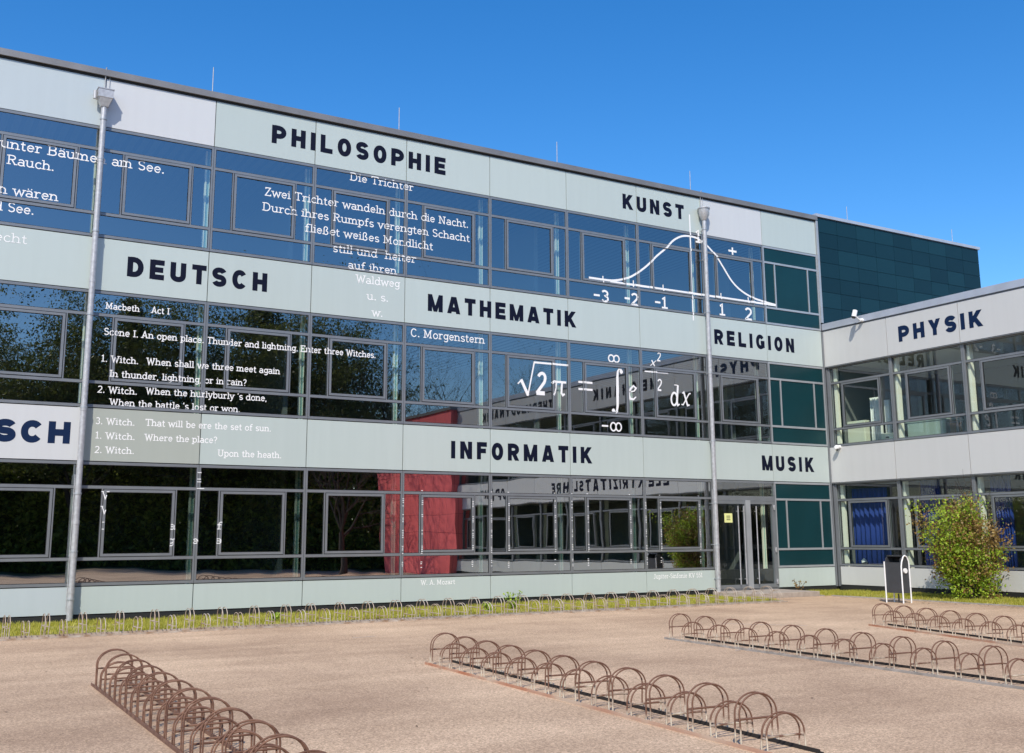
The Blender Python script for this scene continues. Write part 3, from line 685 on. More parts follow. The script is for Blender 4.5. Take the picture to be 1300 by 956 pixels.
# ================================================================== DARK BLOCK beyond the wing
blk = tag(empty('stair_block', (0, 0, 0)), 'dark teal tiled upper block rising behind the low wing', 'building')
BX = 8.16
box_part('wall', M['dark'], blk, .025, BX - .03, .04, 9, 0, 11.66)
m_ = M['tealblock']; nt_ = m_.node_tree; ge_ = nt_.nodes.new('ShaderNodeNewGeometry'); rp_ = nt_.nodes.new('ShaderNodeValToRGB')
rp_.color_ramp.elements[0].color = (.004, .023, .034, 1); rp_.color_ramp.elements[1].color = (.007, .037, .052, 1)
nt_.links.new(ge_.outputs['Random Per Island'], rp_.inputs[0]); nt_.links.new(rp_.outputs[0], nt_.nodes['Principled BSDF'].inputs['Base Color'])
cl = MB(); rows = [11.69, 11.20, 10.71, 10.21, 9.73, 9.24, 8.73, 8.23, 7.9]
ncol = 9; cw = (BX - .03) / ncol
for j in range(len(rows)-1):
    for i in range(ncol): cl.box(.03 + i*cw + .006, .03 + (i+1)*cw - .006, .0, .038, rows[j+1] + .006, rows[j] - .006)
cl.build('tile_cladding', M['tealblock'], blk)
cl = MB()
for j in range(len(rows)-1):
    for i in range(10): cl.box(BX - .028, BX, .05 + i*.89, .05 + (i+1)*.89 - .012, rows[j+1] + .006, rows[j] - .006)
cl.build('tile_cladding', M['tealblock'], blk)
box_part('roof_coping', M['coping2'], blk, -.03, BX + .06, -.05, 9.05, 11.70, 11.80)
for x in (1.75, 7.12):
    r = MB(); r.tube([(x, .25, 11.80), (x, .25, 12.38)], .011, 6); r.build('lightning_rod', M['galv'], blk)
# ================================================================== WING
wing = tag(empty('school_wing', (0, 0, 0)), 'low two storey glass wing at right angles with light grey bands and the word PHYSIK', 'school')
NW = 10; YW = NW * V
WR = [dict(b=.70, lo=1.215, up=2.66, t=3.19), dict(b=4.297, lo=4.83, up=6.263, t=6.79)]
for j in range(NW):
    a0, a1 = j * V, (j + 1) * V
    if j == 0: a0 = .005
    for z0, z1 in ((3.19, 4.28), (6.785, 7.93)): make_panel(wing, a0, a1, z0, z1, True, M['panel_wing'], 0)
    make_panel(wing, a0 + (.09 if j == 0 else 0), a1, .14, .69, True, M['panel_wing'], -.06)
    for R in WR: make_window(wing, a0 + (.0 if j else .06), a1, R, True, rec=.11, glass='glass_wing', mull=.05)
f = FB(True)
for z0, z1 in ((3.165, 3.185), (4.285, 4.30), (6.76, 6.78), (7.935, 7.95)): f.fbox(.0, YW, -.10, .012, z0, z1)
f.build('band_trim', M['alu'], wing)
f = FB(True); f.fbox(0.0, YW, -.12, .035, 7.96, 8.16); f.fbox(0.0, YW, -.5, -.121, 8.05, 8.165); f.build('roof_coping', M['coping2'], wing)
f = FB(True); f.fbox(.01, .065, -.17, -.03, .1, 3.16); f.fbox(.01, .065, -.17, -.03, 4.30, 6.75); f.build('corner_post', M['alu'], wing)
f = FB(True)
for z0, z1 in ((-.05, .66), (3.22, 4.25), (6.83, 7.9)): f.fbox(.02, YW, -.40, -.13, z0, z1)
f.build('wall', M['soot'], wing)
f = FB(True); f.fbox(.02, YW, -.12, -.07, -.05, .13); f.build('plinth', M['dark'], wing)
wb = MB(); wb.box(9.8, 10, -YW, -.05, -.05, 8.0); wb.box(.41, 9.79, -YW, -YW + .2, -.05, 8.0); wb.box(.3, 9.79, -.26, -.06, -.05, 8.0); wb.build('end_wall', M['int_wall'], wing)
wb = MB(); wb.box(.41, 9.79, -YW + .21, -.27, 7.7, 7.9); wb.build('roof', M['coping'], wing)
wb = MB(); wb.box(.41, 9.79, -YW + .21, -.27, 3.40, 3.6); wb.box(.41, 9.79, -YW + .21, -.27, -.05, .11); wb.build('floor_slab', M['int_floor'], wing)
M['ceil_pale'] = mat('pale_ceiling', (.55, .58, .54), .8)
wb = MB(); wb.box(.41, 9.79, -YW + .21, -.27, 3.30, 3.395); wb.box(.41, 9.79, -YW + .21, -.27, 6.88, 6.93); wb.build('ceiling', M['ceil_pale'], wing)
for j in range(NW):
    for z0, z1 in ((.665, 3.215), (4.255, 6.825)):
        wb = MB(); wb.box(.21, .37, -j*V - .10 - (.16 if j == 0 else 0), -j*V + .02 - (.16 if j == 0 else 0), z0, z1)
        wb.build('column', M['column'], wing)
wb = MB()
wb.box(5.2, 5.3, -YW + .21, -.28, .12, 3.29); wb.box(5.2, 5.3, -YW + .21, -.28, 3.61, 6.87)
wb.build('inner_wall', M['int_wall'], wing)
BW = lambda *a, **k: bold_line(wing, *a, wing=True, base=.004, **k)
BW('PHYSIK', 2.88, 5.64, 7.13, .455, w=.13, m='navy2', wide=1.12); BW('MECHANIK', 8.4, 12.5, 7.13, .45, w=.12)
BW('THERMODYNAMIK', 15.9, 21.9, 7.13, .45, w=.12); BW('ELEKTRIZIT\u00c4TSLEHRE', 7.85, 15.9, 3.5, .45, w=.115); BW('OPTIK', 19.9, 22.1, 3.5, .45, w=.12)
# red end building
red = tag(empty('red_building', (0, 0, 0)), 'bright red building past the end of the wing, seen mirrored in the ground floor glass', 'building')
box_part('wall', M['red'], red, -.35, 11, -33.2, -YW - .01, -.05, 8.05)
box_part('roof_coping', M['coping'], red, -.42, 11.1, -33.3, -YW - .0, 8.06, 8.2)
# ================================================================== GROUND
def sheet(name, m, x0, x1, y0, y1, z, kind='structure'):
    k = MB(); k.add([(x0, y0, z), (x1, y0, z), (x1, y1, z), (x0, y1, z)], [(0, 1, 2, 3)])
    o = k.build(name, m); o['kind'] = kind; return o
sheet('ground', M['soil'], -400, 400, -400, 400, -.07)
sheet('courtyard_paving', M['asphalt'], -60, -.3, -44, .0, -.05)
GS = box_part('planting_strip', M['strip'], None, -32, -5.0, -2.72, -.005, -.065, -.028); GS['kind'] = 'structure'
k = MB(); k.box(-2.35, -2.1, -1.7, -.005, -.065, -.03); k.box(-2.1, .05, -YW, -.006, -.065, -.028)
o = k.build('planting_strip', M['strip']); o['kind'] = 'structure'
k = MB(); 
y = -1.8
while y > -YW + 1.1: k.box(-2.21, -2.11, y - .99, y, -.066, -.024 + random.uniform(-.004, .004)); y -= 1.0
k.box(-2.46, -2.36, -1.69, -.01, -.066, -.022)
x = -32
while x < -5.2: k.box(x, x + .99, -2.80, -2.73, -.066, -.030 + random.uniform(-.003, .003)); x += 1.0
o = k.build('kerb', M['kerb']); o['kind'] = 'structure'
bpy.data.objects['kerb'].name = 'kerb'
stp = box_part('door_step', M['concrete'], None, -4.95, -2.47, -1.62, -.012, -.06, .085); stp['kind'] = 'structure'
bv = stp.modifiers.new('bevel', 'BEVEL'); bv.width = .012; bv.segments = 2
# faint old paint marks on the paving
k = MB()
for (x, y, l, w, r) in ((-10.6, -7.9, 1.6, .05, -.9), (-17.9, -6.0, .5, .04, .2), (-13.6, -10.9, 1.3, .03, .3)):
    c, s = math.cos(r), math.sin(r)
    q = [(x + c*a - s*b, y + s*a + c*b, -.046) for a, b in ((-l/2, -w/2), (l/2, -w/2*.4), (l/2, w/2), (-l/2, w/2*.5))]
    k.add(q, [(0, 1, 2, 3)])
o = k.build('paint_mark', mat('worn_paint', (.55, .48, .42), .9)); o['kind'] = 'structure'
# grass blades
def grass(name, regions, n, hmin, hmax, seed):
    rnd = random.Random(seed); mb = MB(); vs = []; fs = []
    from mathutils import noise
    tot = sum((r[1]-r[0])*(r[3]-r[2]) for r in regions); c = 0
    for r in regions:
        cnt = int(n * (r[1]-r[0])*(r[3]-r[2]) / tot); i = 0
        while i < cnt:
            x = rnd.uniform(r[0], r[1]); y = rnd.uniform(r[2], r[3])
            d = noise.noise(Vector((x*.9, y*1.3, 3.1))) + .5 * noise.noise(Vector((x*3.5, y*3.5, 1)))
            i += 1
            if d < rnd.uniform(-.55, .42): continue
            h = rnd.uniform(hmin, hmax) * (1 + .5 * d); a = rnd.uniform(0, 2*PI); w = .008
            lx, ly = rnd.uniform(-.5, .5)*h, rnd.uniform(-.5, .5)*h
            b = len(vs); vs += [(x - w*math.cos(a), y - w*math.sin(a), -.03), (x + w*math.cos(a), y + w*math.sin(a), -.03), (x + lx, y + ly, -.03 + h)]
            fs.append((b, b+1, b+2))
    mb.v = vs; mb.f = fs; mb.m = [0]*len(fs); mb.sm = [False]*len(fs)
    o = mb.build(name, M['grass']); return o
g1 = grass('grass', [(-26, -5.05, -2.7, -.06)], 95000, .03, .085, 1); tag(g1, 'yellow green grass growing in the strip at the foot of the long facade', 'grass', kind='stuff')
g2 = grass('grass', [(-2.08, -.05, -10, -.06), (-2.33, -2.1, -1.68, -.06)], 42000, .03, .09, 2); tag(g2, 'bright green grass growing along the foot of the low wing', 'grass', kind='stuff')
rnd = random.Random(8); vs = []; fs = []
for k in range(900):
    r = rnd.random()
    if r < .45: x, y = rnd.uniform(-24, -5), -2.85 - abs(rnd.gauss(0, .25))
    elif r < .7: x, y = -2.3 - abs(rnd.gauss(0, .3)), rnd.uniform(-9, -1.8)
    elif r < .85: x, y = rnd.choice((-18.7, -14.1, -9.9)) + rnd.gauss(0, .15), rnd.uniform(-16, -9.5)
    else: x, y = rnd.uniform(-24, -3), rnd.uniform(-16, -3)
    a = rnd.uniform(0, 6.3); q = rnd.uniform(.012, .035); c_, s_ = math.cos(a)*q, math.sin(a)*q; b = len(vs)
    vs += [(x - c_, y - s_, -.044), (x + s_*.5, y - c_*.5, -.040), (x + c_, y + s_, -.036), (x - s_*.5, y + c_*.5, -.043)]; fs.append((b, b+1, b+2, b+3))
c = MB(); c.v = vs; c.f = fs; c.m = [0]*len(fs); c.sm = [False]*len(fs)
o = c.build('leaf_litter', leafmat('dry_leaf', (.10, .06, .03), (.34, .25, .14), .1)); tag(o, 'scattered dry leaves and crumbs along the kerbs and racks', 'litter', kind='stuff')
# ================================================================== BIKE RACKS
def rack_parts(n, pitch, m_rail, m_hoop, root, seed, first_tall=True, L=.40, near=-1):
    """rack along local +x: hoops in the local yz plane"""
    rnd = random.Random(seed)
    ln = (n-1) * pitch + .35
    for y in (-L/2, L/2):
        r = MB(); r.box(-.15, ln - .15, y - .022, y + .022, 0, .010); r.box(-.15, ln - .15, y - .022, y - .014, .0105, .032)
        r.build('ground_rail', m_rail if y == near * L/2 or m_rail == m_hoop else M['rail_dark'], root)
    for i in range(n):
        tall = (i % 2 == 0) == first_tall; H = .40 if tall else .29; R = L/2 - .01
        h = MB(); x = i * pitch
        j = [rnd.uniform(-.012, .012) for _ in range(4)]
        for k, dx in enumerate((-.035, .035)):
            hz = H - R * .8; lean = j[k]
            pts = [(x+dx, -R, .01), (x+dx, -R, hz*.5)] + [(x+dx + lean, -R*math.cos(math.radians(a)), hz + R*.8*math.sin(math.radians(a))) for a in range(0, 181, 12)] + [(x+dx, R, hz*.5), (x+dx, R, .01)]
            h.tube(pts, .0078, 6)
        zc = hz * .8
        for s in (-1, 1): h.tube([(x - .035, s*R, zc), (x + .035, s*R, zc)], .007, 5)
        h.tube([(x - .03, -R, zc), (x - .03, R, zc)], .0095, 5)
        h.build('wheel_hoop', m_hoop, root)
def rack(p0, p1, pitch, label, m_rail, m_hoop, seed, first_tall=True):
    dx, dy = p1[0]-p0[0], p1[1]-p0[1]; ln = math.hypot(dx, dy); n = int(ln / pitch) + 1
    r = tag(empty('bike_rack', (p0[0], p0[1], -.05), math.atan2(dy, dx)), label, 'bike rack', 'bike racks with tall and low wheel hoops')
    rack_parts(n, pitch, M[m_rail], M[m_hoop], r, seed, first_tall); return r
rack((-22.68, -10.0), (-22.85, -17), .315, 'dark rusty bike rack at the lower left corner of the photo, seen end on', 'rust_dark', 'rust_dark', 1)
rack((-18.55, -10.25), (-18.98, -17.0), .315, 'brown and zinc bike rack in the lower middle of the photo', 'rail_rust', 'hoop', 2)
rack((-13.72, -9.25), (-14.35, -18.5), .335, 'long weathered bike rack right of the middle one, ending near the drainpipe', 'kerb', 'hoop', 3)
rack((-9.0, -9.35), (-10.9, -15.6), .33, 'rusty bike rack farthest right, in front of the litter bin and bush', 'rail_rust', 'hoop', 4)
x = -29.3
labs = ['grey bike rack under the facade, beyond the left edge of the photo', 'grey bike rack along the grass strip in front of the left drainpipe', 'grey bike rack along the grass strip below the word ENGLISCH and the witches verses',
        'grey bike rack along the grass strip under the W. A. Mozart panel', 'grey bike rack along the grass strip left of the door step', 'pale bike rack on the grass strip ending at the door step']
ends = [(-29.3, -23.9), (-23.75, -17.9), (-17.75, -11.9), (-11.75, -5.3)]
labs = ['grey bike rack beside the grass, beyond the left drainpipe and cut by the left edge', 'grey bike rack on the grass strip passing the left drainpipe below the Macbeth verses', 'pale bike rack on the grass strip in front of the W. A. Mozart panel', 'pale bike rack on the grass strip that ends beside the door step']
for k, (x0, x1) in enumerate(ends): rack((x0, -3.0 if k < 2 else -2.95), (x1, -3.0 if k < 2 else -2.85), .305, labs[k], 'zinc', 'zinc', 10 + k)
# ================================================================== LITTER BIN
bn = tag(empty('litter_bin', (-3.15, -4.86, -.05)), 'dark grey litter bin with white tube frame and hood standing in front of the bush', 'litter bin')
b = MB(); hx, hy = .14, .235
b.box(-hx, hx, -hy, hy, .24, .98)
for y0, y1 in ((-hy, -hy + .02), (hy - .02, hy)):
    pts = [(-hx, .981)] + [(hx*math.cos(math.radians(a))*-1, 1.0 + .13*math.sin(math.radians(a))) for a in range(20, 181, 16)] + [(hx, .981)]
    n = len(pts); b.add([(p[0], y0, p[1]) for p in pts] + [(p[0], y1, p[1]) for p in pts], [tuple(range(n)), tuple(range(2*n-1, n-1, -1))] + [(q, n+q, n+(q+1) % n, (q+1) % n) for q in range(n)])
b.build('bin_body', M['bin'], bn)
b = MB(); pr = [(-hx*.55, 1.12)] + [(hx*1.02*math.cos(math.radians(a))*-1, 1.02 + .14*math.sin(math.radians(a))) for a in range(60, 181, 15)] + [(hx*1.02, .96)]
n = len(pr); b.add([(p[0], -hy-.005, p[1]) for p in pr] + [(p[0], hy+.005, p[1]) for p in pr], [(q, q+1, n+q+1, n+q) for q in range(n-1)])
ho = b.build('hood', M['black'], bn); sm = ho.modifiers.new('s', 'SOLIDIFY'); sm.thickness = .012
for y in (-hy - .022, hy + .022):
    b = MB(); q = hx + .005
    if y > 0: b.tube([(-q, y, 0), (-q, y, 1.0)], .018, 8); b.tube([(q, y, 0), (q, y, 1.0)], .018, 8); b.build('tube_frame', M['whitetube'], bn); continue
    pts = [(-q, y, 0), (-q, y, .88), (-q*.8, y, 1.0), (-q*.35, y, 1.12), (0, y, 1.15), (q*.5, y, 1.12), (q*.9, y, 1.02), (q, y, .9), (q, y, 0)]
    b.tube(pts, .018, 8); b.build('tube_frame', M['whitetube'], bn)
b = MB(); b.tube([(0, -hy - .035, .78), (0, -hy - .001, .78)], .062, 20); b.build('ashtray_disc', M['whitetube'], bn)
b = MB(); b.tube([(0, 0, 0), (0, 0, .22)], .02, 8); b.build('post', M['bin'], bn)
# ================================================================== SECURITY CAMERAS
def sec_cam(loc, label, dome):
    r = tag(empty('security_camera', loc), label, 'camera')
    b = MB(); b.tube([(-.0, 0, 0), (-.12, 0, 0)], [.07, .055], 14); b.build('mount', M['whitetube'], r)
    if dome:
        b = MB(); b.tube([(-.10, 0, -.01), (-.17, .0, -.02), (-.22, 0, -.05), (-.24, 0, -.09)], [.07, .09, .075, .03], 16); b.build('housing', M['whitetube'], r)
        b = MB(); b.tube([(-.16, 0, -.09), (-.17, 0, -.13)], [.06, .03], 14); b.build('lens', M['black'], r)
    else:
        b = MB(); b.tube([(-.12, 0, 0), (-.24, .02, .08), (-.30, .03, .16)], .025, 8); b.build('arm', M['whitetube'], r)
        b = MB(); b.tube([(-.36, .05, .10), (-.30, .02, .33)], [.085, .085], 18); b.build('housing', M['whitetube'], r)
        b = MB(); b.tube([(-.362, .051, .095), (-.375, .056, .05)], [.078, .06], 16); b.build('lens', M['black'], r)
    r.scale = (.85, .85, .85)
    return r
sec_cam((-.035, -1.62, 8.0), 'white tube shaped security camera on the wing parapet left of the word PHYSIK', False)
sec_cam((-.0, -.42, 4.26), 'small white dome security camera in the inner corner above the word MUSIK', True)
# ================================================================== WING INTERIOR OBJECTS
def curtain(y0, y1, z0, z1, x, m, label, group=None):
    b = MB(); n = 60; vs = []; 
    for i in range(n + 1):
        t = i / n; y = y0 + (y1-y0)*t; xx = x + .05*math.sin(t*n*.75) + .015*math.sin(t*31)
        vs += [(xx, y, z0), (xx * .0 + x + (xx - x)*.8, y, z1)]
    b.add(vs, [(2*i, 2*i+1, 2*i+3, 2*i+2) for i in range(n)], 0, True)
    o = b.build('curtain', m); tag(o, label, 'curtain', group)
    so = o.modifiers.new('s', 'SOLIDIFY'); so.thickness = .006
    return o
curtain(-.30, -1.62, .25, 3.0, .52, M['blue_cloth'], 'blue curtain behind the ground floor window nearest the inner corner')
curtain(-2.75, -3.4, .25, 3.2, .62, M['blue_cloth'], 'blue curtain behind the bush, second window of the wing')
curtain(-5.0, -5.6, .25, 3.2, .62, M['blue_cloth'], 'purple blue curtain right of the bush, third window of the wing')
curtain(-1.14, -1.56, 3.65, 5.72, .62, M['white_cloth'], 'white curtain gathered behind the first upper window of the wing')
curtain(-1.66, -1.84, 3.65, 5.6, .66, M['white_cloth'], 'narrow strip of white curtain beside the wider upstairs one')
cb = tag(empty('cabinet', (.80, -.62, 3.95)), 'cream cabinet standing behind the first upper window of the wing', 'cabinet')
box_part('body', M['cream'], cb, -.25, .25, -.35, .35, 0, 1.12); box_part('door', M['cream'], cb, -.275, -.252, -.32, .32, .05, 1.08)
pt = tag(empty('printer', (.52, -1.92, 4.28)), 'cream boxy printer on the sill of the first upper window', 'printer')
box_part('body', M['cream'], pt, -.15, .15, -.22, .22, 0, .30); box_part('paper_tray', M['black'], pt, -.17, -.152, -.05, .05, .15, .19)
dk = tag(empty('desk', (1.2, -2.95, 3.85)), 'pale green desk with modesty panel behind the second upper window', 'desk')
box_part('desktop', M['mint'], dk, -.4, .4, -.7, .7, 1.0, 1.04); box_part('front_panel', M['mint'], dk, -.38, -.35, -.65, .65, .3, .995)
for sy in (-.6, .6): box_part('leg', M['alu'], dk, .2, .25, sy - .03, sy + .03, 0, .995)
for k, yy in enumerate((-3.3, -3.85)):
    ch = tag(empty('chair', (1.9, yy, 3.6)), ('wooden chair back seen behind the second upper window, left one', 'wooden chair back seen behind the second upper window, right one')[k], 'chair', 'chairs in the upstairs classroom')
    box_part('seat', M['wood'], ch, -.2, .2, -.2, .2, .70, .73); box_part('backrest', M['wood'], ch, -.22, -.19, -.19, .19, .95, 1.22)
    for sx in (-.18, .18):
        for sy in (-.17, .17): box_part('leg', M['alu'], ch, sx - .012, sx + .012, sy - .012, sy + .012, 0, .698)
    for sy in (-.15, .15): box_part('back_post', M['alu'], ch, -.188, -.17, sy - .01, sy + .01, .73, 1.2)
pw = tag(empty('paper_stack', (.36, -.78, .78)), 'small crumpled white packet on the inner sill below the blue curtain', 'packet')
b = MB(); b.tube([(0, 0, .0), (.02, .05, .08), (0, .02, .13)], [.09, .08, .03], 7); b.build('packet', M['white_cloth'], pw)
# ================================================================== VEGETATION
def leaf_quad(vs, fs, p, s, rnd):
    n = Vector((rnd.gauss(0, 1), rnd.gauss(0, 1), rnd.gauss(.5, 1))); n.normalize()
    t = n.orthogonal().normalized(); t = Matrix.Rotation(rnd.uniform(0, 6.28), 3, n) @ t; u = n.cross(t)
    b = len(vs); vs += [p - t*s*.5, p + u*s*.28, p + t*s*.5, p - u*s*.28]; fs.append((b, b+1, b+2, b+3))
def branchy(mb, p, d, ln, r, depth, rnd, tips, up=.12, nseg=4, spread=.7, n=5):
    pts = [p]; rr = [r]; q = p.copy(); dd = d.copy()
    for i in range(nseg):
        dd = (dd + Vector((rnd.gauss(0, .13), rnd.gauss(0, .13), rnd.gauss(up, .1)))).normalized()
        q = q + dd * ln / nseg; pts.append(q.copy()); rr.append(max(.004, r * (1 - .75 * (i+1)/nseg)))
    mb.tube(pts, rr, n if r > .03 else 3, caps=False)
    if depth == 0: tips.append((q, dd)); return
    kids = 4 if depth > 1 else 5
    for k in range(kids):
        i = 1 + int(k * nseg / kids) if nseg > 1 else 1; i = min(i, nseg)
        base = pts[i]; a = rnd.uniform(0, 2*PI); o = dd.orthogonal().normalized(); o = Matrix.Rotation(a, 3, dd) @ o
        nd = (dd * (1 - spread*.5) + o * spread).normalized()
        branchy(mb, base, nd, ln * rnd.uniform(.5, .75), rr[i] * .7, depth-1, rnd, tips, up, nseg, spread, n)
        tips.append((base + nd * ln*.2, nd))
def make_tree(kind, seed, H):
    rnd = random.Random(seed); mb = MB(); tips = []
    root = empty('tree')
    if kind == 'conifer':
        mb.tube([(0, 0, 0), (.1, 0, H*.5), (0, 0, H)], [.28, .16, .02], 8)
        vs = []; fs = []; z = H * .06
        while z < H * .98:
            R = (1 - z/H) ** .8 * H * .27 + .25
            for k in range(9):
                a = rnd.uniform(0, 2*PI); rr = R * rnd.uniform(.7, 1.1); e = Vector((rr*math.cos(a), rr*math.sin(a), z - rr*.18 + rnd.uniform(-.2, .2)))
                mb.tube([(0, 0, z), tuple(e)], [.03, .008], 3, caps=False)
                for j in range(60):
                    t = rnd.uniform(.15, 1.05); c = Vector((0, 0, z)).lerp(e, t) + Vector((rnd.gauss(0, .22), rnd.gauss(0, .22), rnd.gauss(-.1, .15)))
                    leaf_quad(vs, fs, c, rnd.uniform(.12, .26), rnd)
            z += .42
        m = M['leaf_conifer']
    else:
        th = H * (.16 if kind == 'dense' else .22)
        mb.tube([(0, 0, 0), (.1, .05, th)], [.34, .24], 9)
        for k in range(7):
            a = k * 2*PI/7 + rnd.uniform(-.3, .3); tilt = rnd.uniform(.15, .75)
            d = Vector((math.cos(a)*tilt, math.sin(a)*tilt, 1)).normalized()
            branchy(mb, Vector((.1, .05, th*.8 + rnd.uniform(0, .1)*H)), d, H * rnd.uniform(.36, .52), .15, 3, rnd, tips, .1, 4, .75)
        vs = []; fs = []
        rnd.shuffle(tips)
        if kind == 'dense':
            for (q, dd) in tips[:1500]:
                if rnd.random() < .18: continue
                s = rnd.uniform(.35, .9)
                for j in range(60): leaf_quad(vs, fs, q + Vector((rnd.gauss(0, s), rnd.gauss(0, s), rnd.gauss(0, s*.32))), rnd.uniform(.09, .24), rnd)
        else:
            for (q, dd) in tips[:420]:
                for j in range(3): leaf_quad(vs, fs, q + Vector((rnd.gauss(0, .3), rnd.gauss(0, .3), rnd.gauss(0, .3))), rnd.uniform(.08, .14), rnd)
        m = M['leaf']
    mb.build('trunk', M['bark'], root)
    c = MB(); c.v = [tuple(v) for v in vs]; c.f = fs; c.m = [0]*len(fs); c.sm = [False]*len(fs)
    c.build('crown', m, root)
    return root
def copy_tree(o, parent=None):
    c = o.copy(); COL.objects.link(c); c.parent = parent
    for ch in list(o.children): copy_tree(ch, c)
    return c
# the row of trees behind the viewer, mirrored in the glass
PLAN = [('dense', -30, -56, 1.0, 'broad dark tree'), ('dense', -24, -52, .62, 'short dark tree'), ('conifer', -19.5, -55, .72, 'low spruce'), ('dense', -14.5, -50, 1.02, 'tall dense tree'),
        ('conifer', -11.0, -52, 1.08, 'tall dark spruce'), ('dense', -7.0, -47, 1.06, 'tall spreading tree'), ('conifer', -3.4, -46, 1.12, 'pointed spruce'), ('dense', -.3, -44, 1.0, 'dense leafy tree'),
        ('bare', 3.6, -41, .95, 'bare branched tree'), ('bare', 8.0, -43, .9, 'bare forked tree'), ('bare', 12.5, -42, .82, 'small bare tree'), ('dense', -38, -50, 1.0, 'wide dark tree'),
        ('dense', 1.5, -52, .80, 'dark tree'), ('conifer', -27, -60, .8, 'dark spruce'), ('conifer', -35, -57, .9, 'old spruce'), ('dense', -18, -62, .9, 'round dark tree'), ('dense', -9, -60, .95, 'wide leafy tree'), ('bare', -3.4, -31.5, .55, 'slim young bare tree')]
proto = {}
WHERE = ['above the left drainpipe', 'at the left edge', 'under the word ENGLISCH', 'behind the Macbeth verses', 'behind the word lightning', 'behind the words three meet again', 'left of the mirrored red wall', 'beside the mirrored red wall',
         'behind the name C. Morgenstern', 'over the mirrored red wall', 'left of the root sign', 'beyond the left edge', 'behind the red wall', 'in the far left glass', 'at the far left behind others', 'low in the left glass', 'low in the glass under the verses', 'casting its shade on the red wall']
for k, (kind, x, y, s, nm) in enumerate(PLAN):
    key = (kind, k % 2 if kind != 'bare' else k % 3)
    if key not in proto:
        o = make_tree(kind, 31 + 7*k, 17.0 if kind != 'bare' else 17.5); proto[key] = o
    else: o = copy_tree(proto[key])
    o.name = {'conifer': 'spruce_tree', 'dense': 'broadleaf_tree', 'bare': 'bare_tree'}[kind]
    o.location = (x, y, -.07); o.rotation_euler = (0, 0, k * 1.3); o.scale = (s, s, s)
    tag(o, f'{nm} mirrored in the glass {WHERE[k]}', 'tree', 'trees across the courtyard mirrored in the facade')
# low hedge closing the view under the trees
rnd = random.Random(5); vs = []; fs = []
for i in range(105000):
    t = rnd.random(); x = -44 + t*54; y = -56 + max(0, (x + 20)) * .62 + rnd.gauss(0, 1.1); h = (7.2 + 1.6*math.sin(x*.5) + .9*math.sin(x*1.3) + .6*math.sin(x*3.1))
    leaf_quad(vs, fs, Vector((x, y, rnd.uniform(0, 1)**1.25 * h)), rnd.uniform(.2, .42), rnd)
for i in range(30000):
    t = rnd.random(); x = -48 + t*62; y = -62 + max(0, (x + 20)) * .62 + rnd.gauss(0, .8)
    leaf_quad(vs, fs, Vector((x, y, rnd.uniform(0, 9.0 + 1.5*math.sin(x*.7)))), rnd.uniform(.6, 1.1), rnd)
c = MB(); c.v = [tuple(v) for v in vs]; c.f = fs; c.m = [0]*len(fs); c.sm = [False]*len(fs)
o = c.build('undergrowth', M['under']); tag(o, 'dark undergrowth below the trees across the courtyard', 'undergrowth', kind='stuff')
# bush beside the wing
def bush(loc):
    rnd = random.Random(12); r = tag(empty('bush', loc), 'bushy shrub with bright green and reddish leaves growing against the wing', 'bush')
    mb = MB(); tips = []
    for k in range(34):
        a = rnd.uniform(0, 2*PI); t = rnd.uniform(.05, 1.0)
        branchy(mb, Vector((rnd.uniform(-.15, .15), rnd.uniform(-.25, .25), 0)), Vector((math.cos(a)*t*.8, math.sin(a)*t*1.1, 1)).normalized(), rnd.uniform(.85, 1.65), .022, 2, rnd, tips, .26, 4, .5, 5)
    mb.build('stem', M['bark'], r)
    G = ([], []); Rd = ([], [])
    for k in range(150):      # low side shoots
        a = rnd.uniform(0, 2*PI); r_ = rnd.uniform(.3, 1); tips.append((Vector((math.cos(a)*r_*.55, math.sin(a)*r_*.85, rnd.uniform(.08, .95))), Vector((0, 0, 1))))
    for k in range(26):       # a few long shoots above the crown
        tips.append((Vector((rnd.gauss(0, .2), rnd.gauss(.28, .16), rnd.uniform(2.0, 2.48))), Vector((0, 0, 1))))
    for q, d in tips:
        if rnd.random() < .16: continue
        if q.z > 2.5 or abs(q.y + .05) > (.82 + .3*q.z if q.z < 1.1 else 1.15 - .5*(q.z - 1.1)) or q.x > .85: continue
        # new growth in the middle and at the base is green, outer shoots reddish
        pr = .12 + .75 * min(1, abs(q.y + .0 + .15) / .8) * (1 if q.z > .55 else .3)
        if q.y < -.1 and q.z > 1.3: pr += .25
        L_ = Rd if rnd.random() < pr else G
        for j in range(24 if q.z < 1.9 else 16):
            leaf_quad(L_[0], L_[1], q + Vector((rnd.gauss(0, .10), rnd.gauss(0, .10), rnd.gauss(0, .10))), rnd.uniform(.05, .095), rnd)
    for nm, (vs, fs), m in (('green_foliage', G, 'bush_green'), ('red_foliage', Rd, 'bush_red')):
        c = MB(); c.v = [tuple(v) for v in vs]; c.f = fs; c.m = [0]*len(fs); c.sm = [False]*len(fs); c.build(nm, M[m], r)
bush((-1.12, -5.32, -.04))
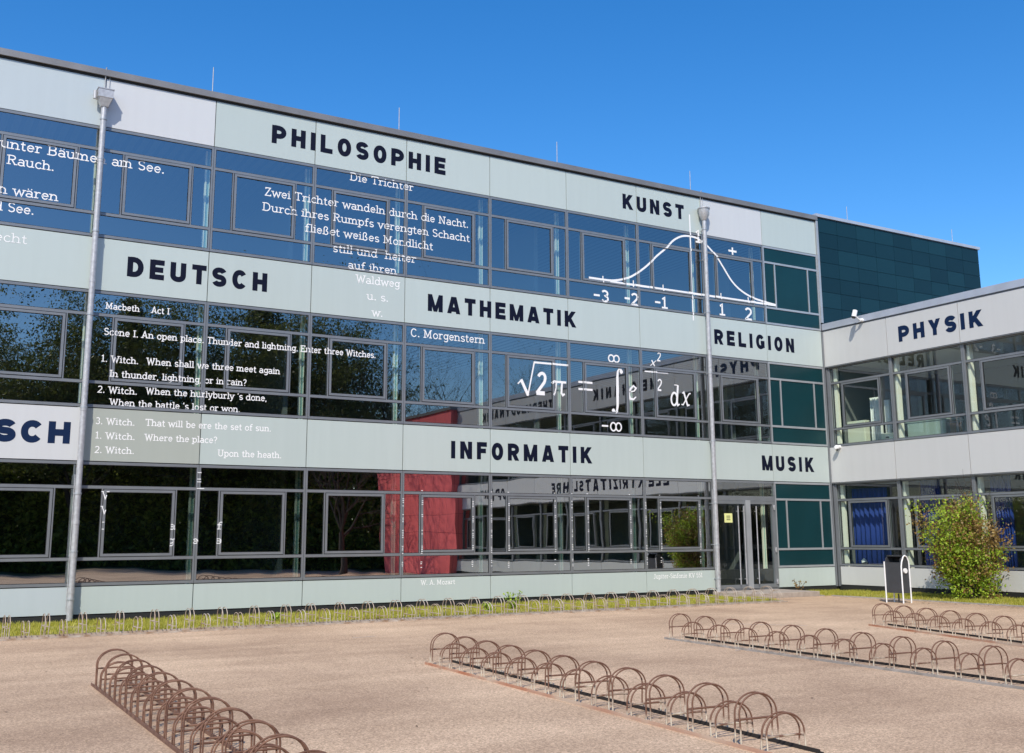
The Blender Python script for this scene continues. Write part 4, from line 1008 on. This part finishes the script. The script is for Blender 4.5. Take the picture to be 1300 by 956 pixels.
def weed(loc, h, n, label, seed, red=False):
    rnd = random.Random(seed); r = tag(empty('weed', loc), label, 'weed'); mb = MB(); vs = []; fs = []
    for k in range(n):
        a = rnd.uniform(0, 2*PI); e = Vector((math.cos(a)*h*.45, math.sin(a)*h*.45, h*rnd.uniform(.6, 1)))
        mb.tube([(0, 0, 0), tuple(e*.55 + Vector((0, 0, h*.12))), tuple(e)], .005, 4)
        for j in range(14):
            t = rnd.uniform(.2, 1.05); leaf_quad(vs, fs, e*t + Vector((rnd.gauss(0, .03), rnd.gauss(0, .03), rnd.gauss(0, .03))), rnd.uniform(.05, .09), rnd)
    mb.build('stem', M['bark'], r); c = MB(); c.v = [tuple(v) for v in vs]; c.f = fs; c.m = [0]*len(fs); c.sm = [False]*len(fs)
    c.build('foliage', M['bush_red'] if red else M['bush_green'], r)
weed((-12.55, -1.9, -.03), .42, 9, 'leafy green weed sticking up from the grass strip right of the W. A. Mozart panel', 3)
weed((-13.4, -2.3, -.03), .22, 6, 'small weed low in the grass strip left of the taller leafy weed', 4)
weed((-2.35, -.75, -.03), .42, 4, 'thin brown dried weed by the blind window near the inner corner', 5, True)
weed((-18.2, -2.2, -.03), .16, 5, 'tiny weed in the grass strip under the Macbeth verses', 6)
# ================================================================== LIGHT, SKY, CAMERA
EL, LX, LY = 44.0, .62, .785   # sun: light travels towards +x, +y and down
az = math.atan2(LX, LY)
d = Vector((math.sin(az)*math.cos(math.radians(EL)), math.cos(az)*math.cos(math.radians(EL)), -math.sin(math.radians(EL))))
sd = bpy.data.lights.new('sun', 'SUN'); sd.energy = 3.25; sd.angle = math.radians(.5); sd.color = (1, .925, .80)
so = bpy.data.objects.new('sun', sd); COL.objects.link(so); so.rotation_euler = d.to_track_quat('-Z', 'Y').to_euler(); so.location = (-20, -20, 30)
wd = bpy.data.worlds.new('World'); SC.world = wd; wd.use_nodes = True
nt = wd.node_tree; bg = nt.nodes['Background']; sk = nt.nodes.new('ShaderNodeTexSky'); sk.sky_type = 'NISHITA'
sk.sun_disc = False; sk.sun_elevation = math.radians(EL); sk.sun_rotation = az + PI
sk.air_density = 1.0; sk.dust_density = .6; sk.ozone_density = 3.5; sk.altitude = 100
hs = nt.nodes.new('ShaderNodeHueSaturation'); hs.inputs['Saturation'].default_value = 1.35; hs.inputs['Hue'].default_value = .504
nt.links.new(sk.outputs[0], hs.inputs['Color']); nt.links.new(hs.outputs[0], bg.inputs[0]); bg.inputs[1].default_value = .14
cd = bpy.data.cameras.new('camera'); cd.sensor_width = 36; cd.lens = 1345.78 / 1300 * 36; cd.shift_y = -44 / 1300; cd.clip_end = 2000; cd.clip_start = .1
cam = bpy.data.objects.new('camera', cd); COL.objects.link(cam); SC.camera = cam
yw, pt_, rl = math.radians(30.70317), math.radians(10.45283), math.radians(-.320645)
F = Vector((math.sin(yw)*math.cos(pt_), math.cos(yw)*math.cos(pt_), math.sin(pt_))); Rr = Vector((math.cos(yw), -math.sin(yw), 0)); Up = Rr.cross(F)
r2 = math.cos(rl)*Rr + math.sin(rl)*Up; u2 = -math.sin(rl)*Rr + math.cos(rl)*Up
mw = Matrix(((r2.x, u2.x, -F.x, 0), (r2.y, u2.y, -F.y, 0), (r2.z, u2.z, -F.z, 0), (0, 0, 0, 1)))
mw.translation = Vector((-25.198, -23.238, 1.5966)); cam.matrix_world = mw
SC.render.engine = 'CYCLES'; SC.cycles.max_bounces = 12; SC.cycles.glossy_bounces = 6; SC.cycles.transparent_max_bounces = 12; SC.cycles.diffuse_bounces = 3
SC.view_settings.view_transform = 'Standard'; SC.view_settings.look = 'None'; SC.view_settings.exposure = .45; SC.view_settings.gamma = 1
SC.render.resolution_x = 1024; SC.render.resolution_y = 753
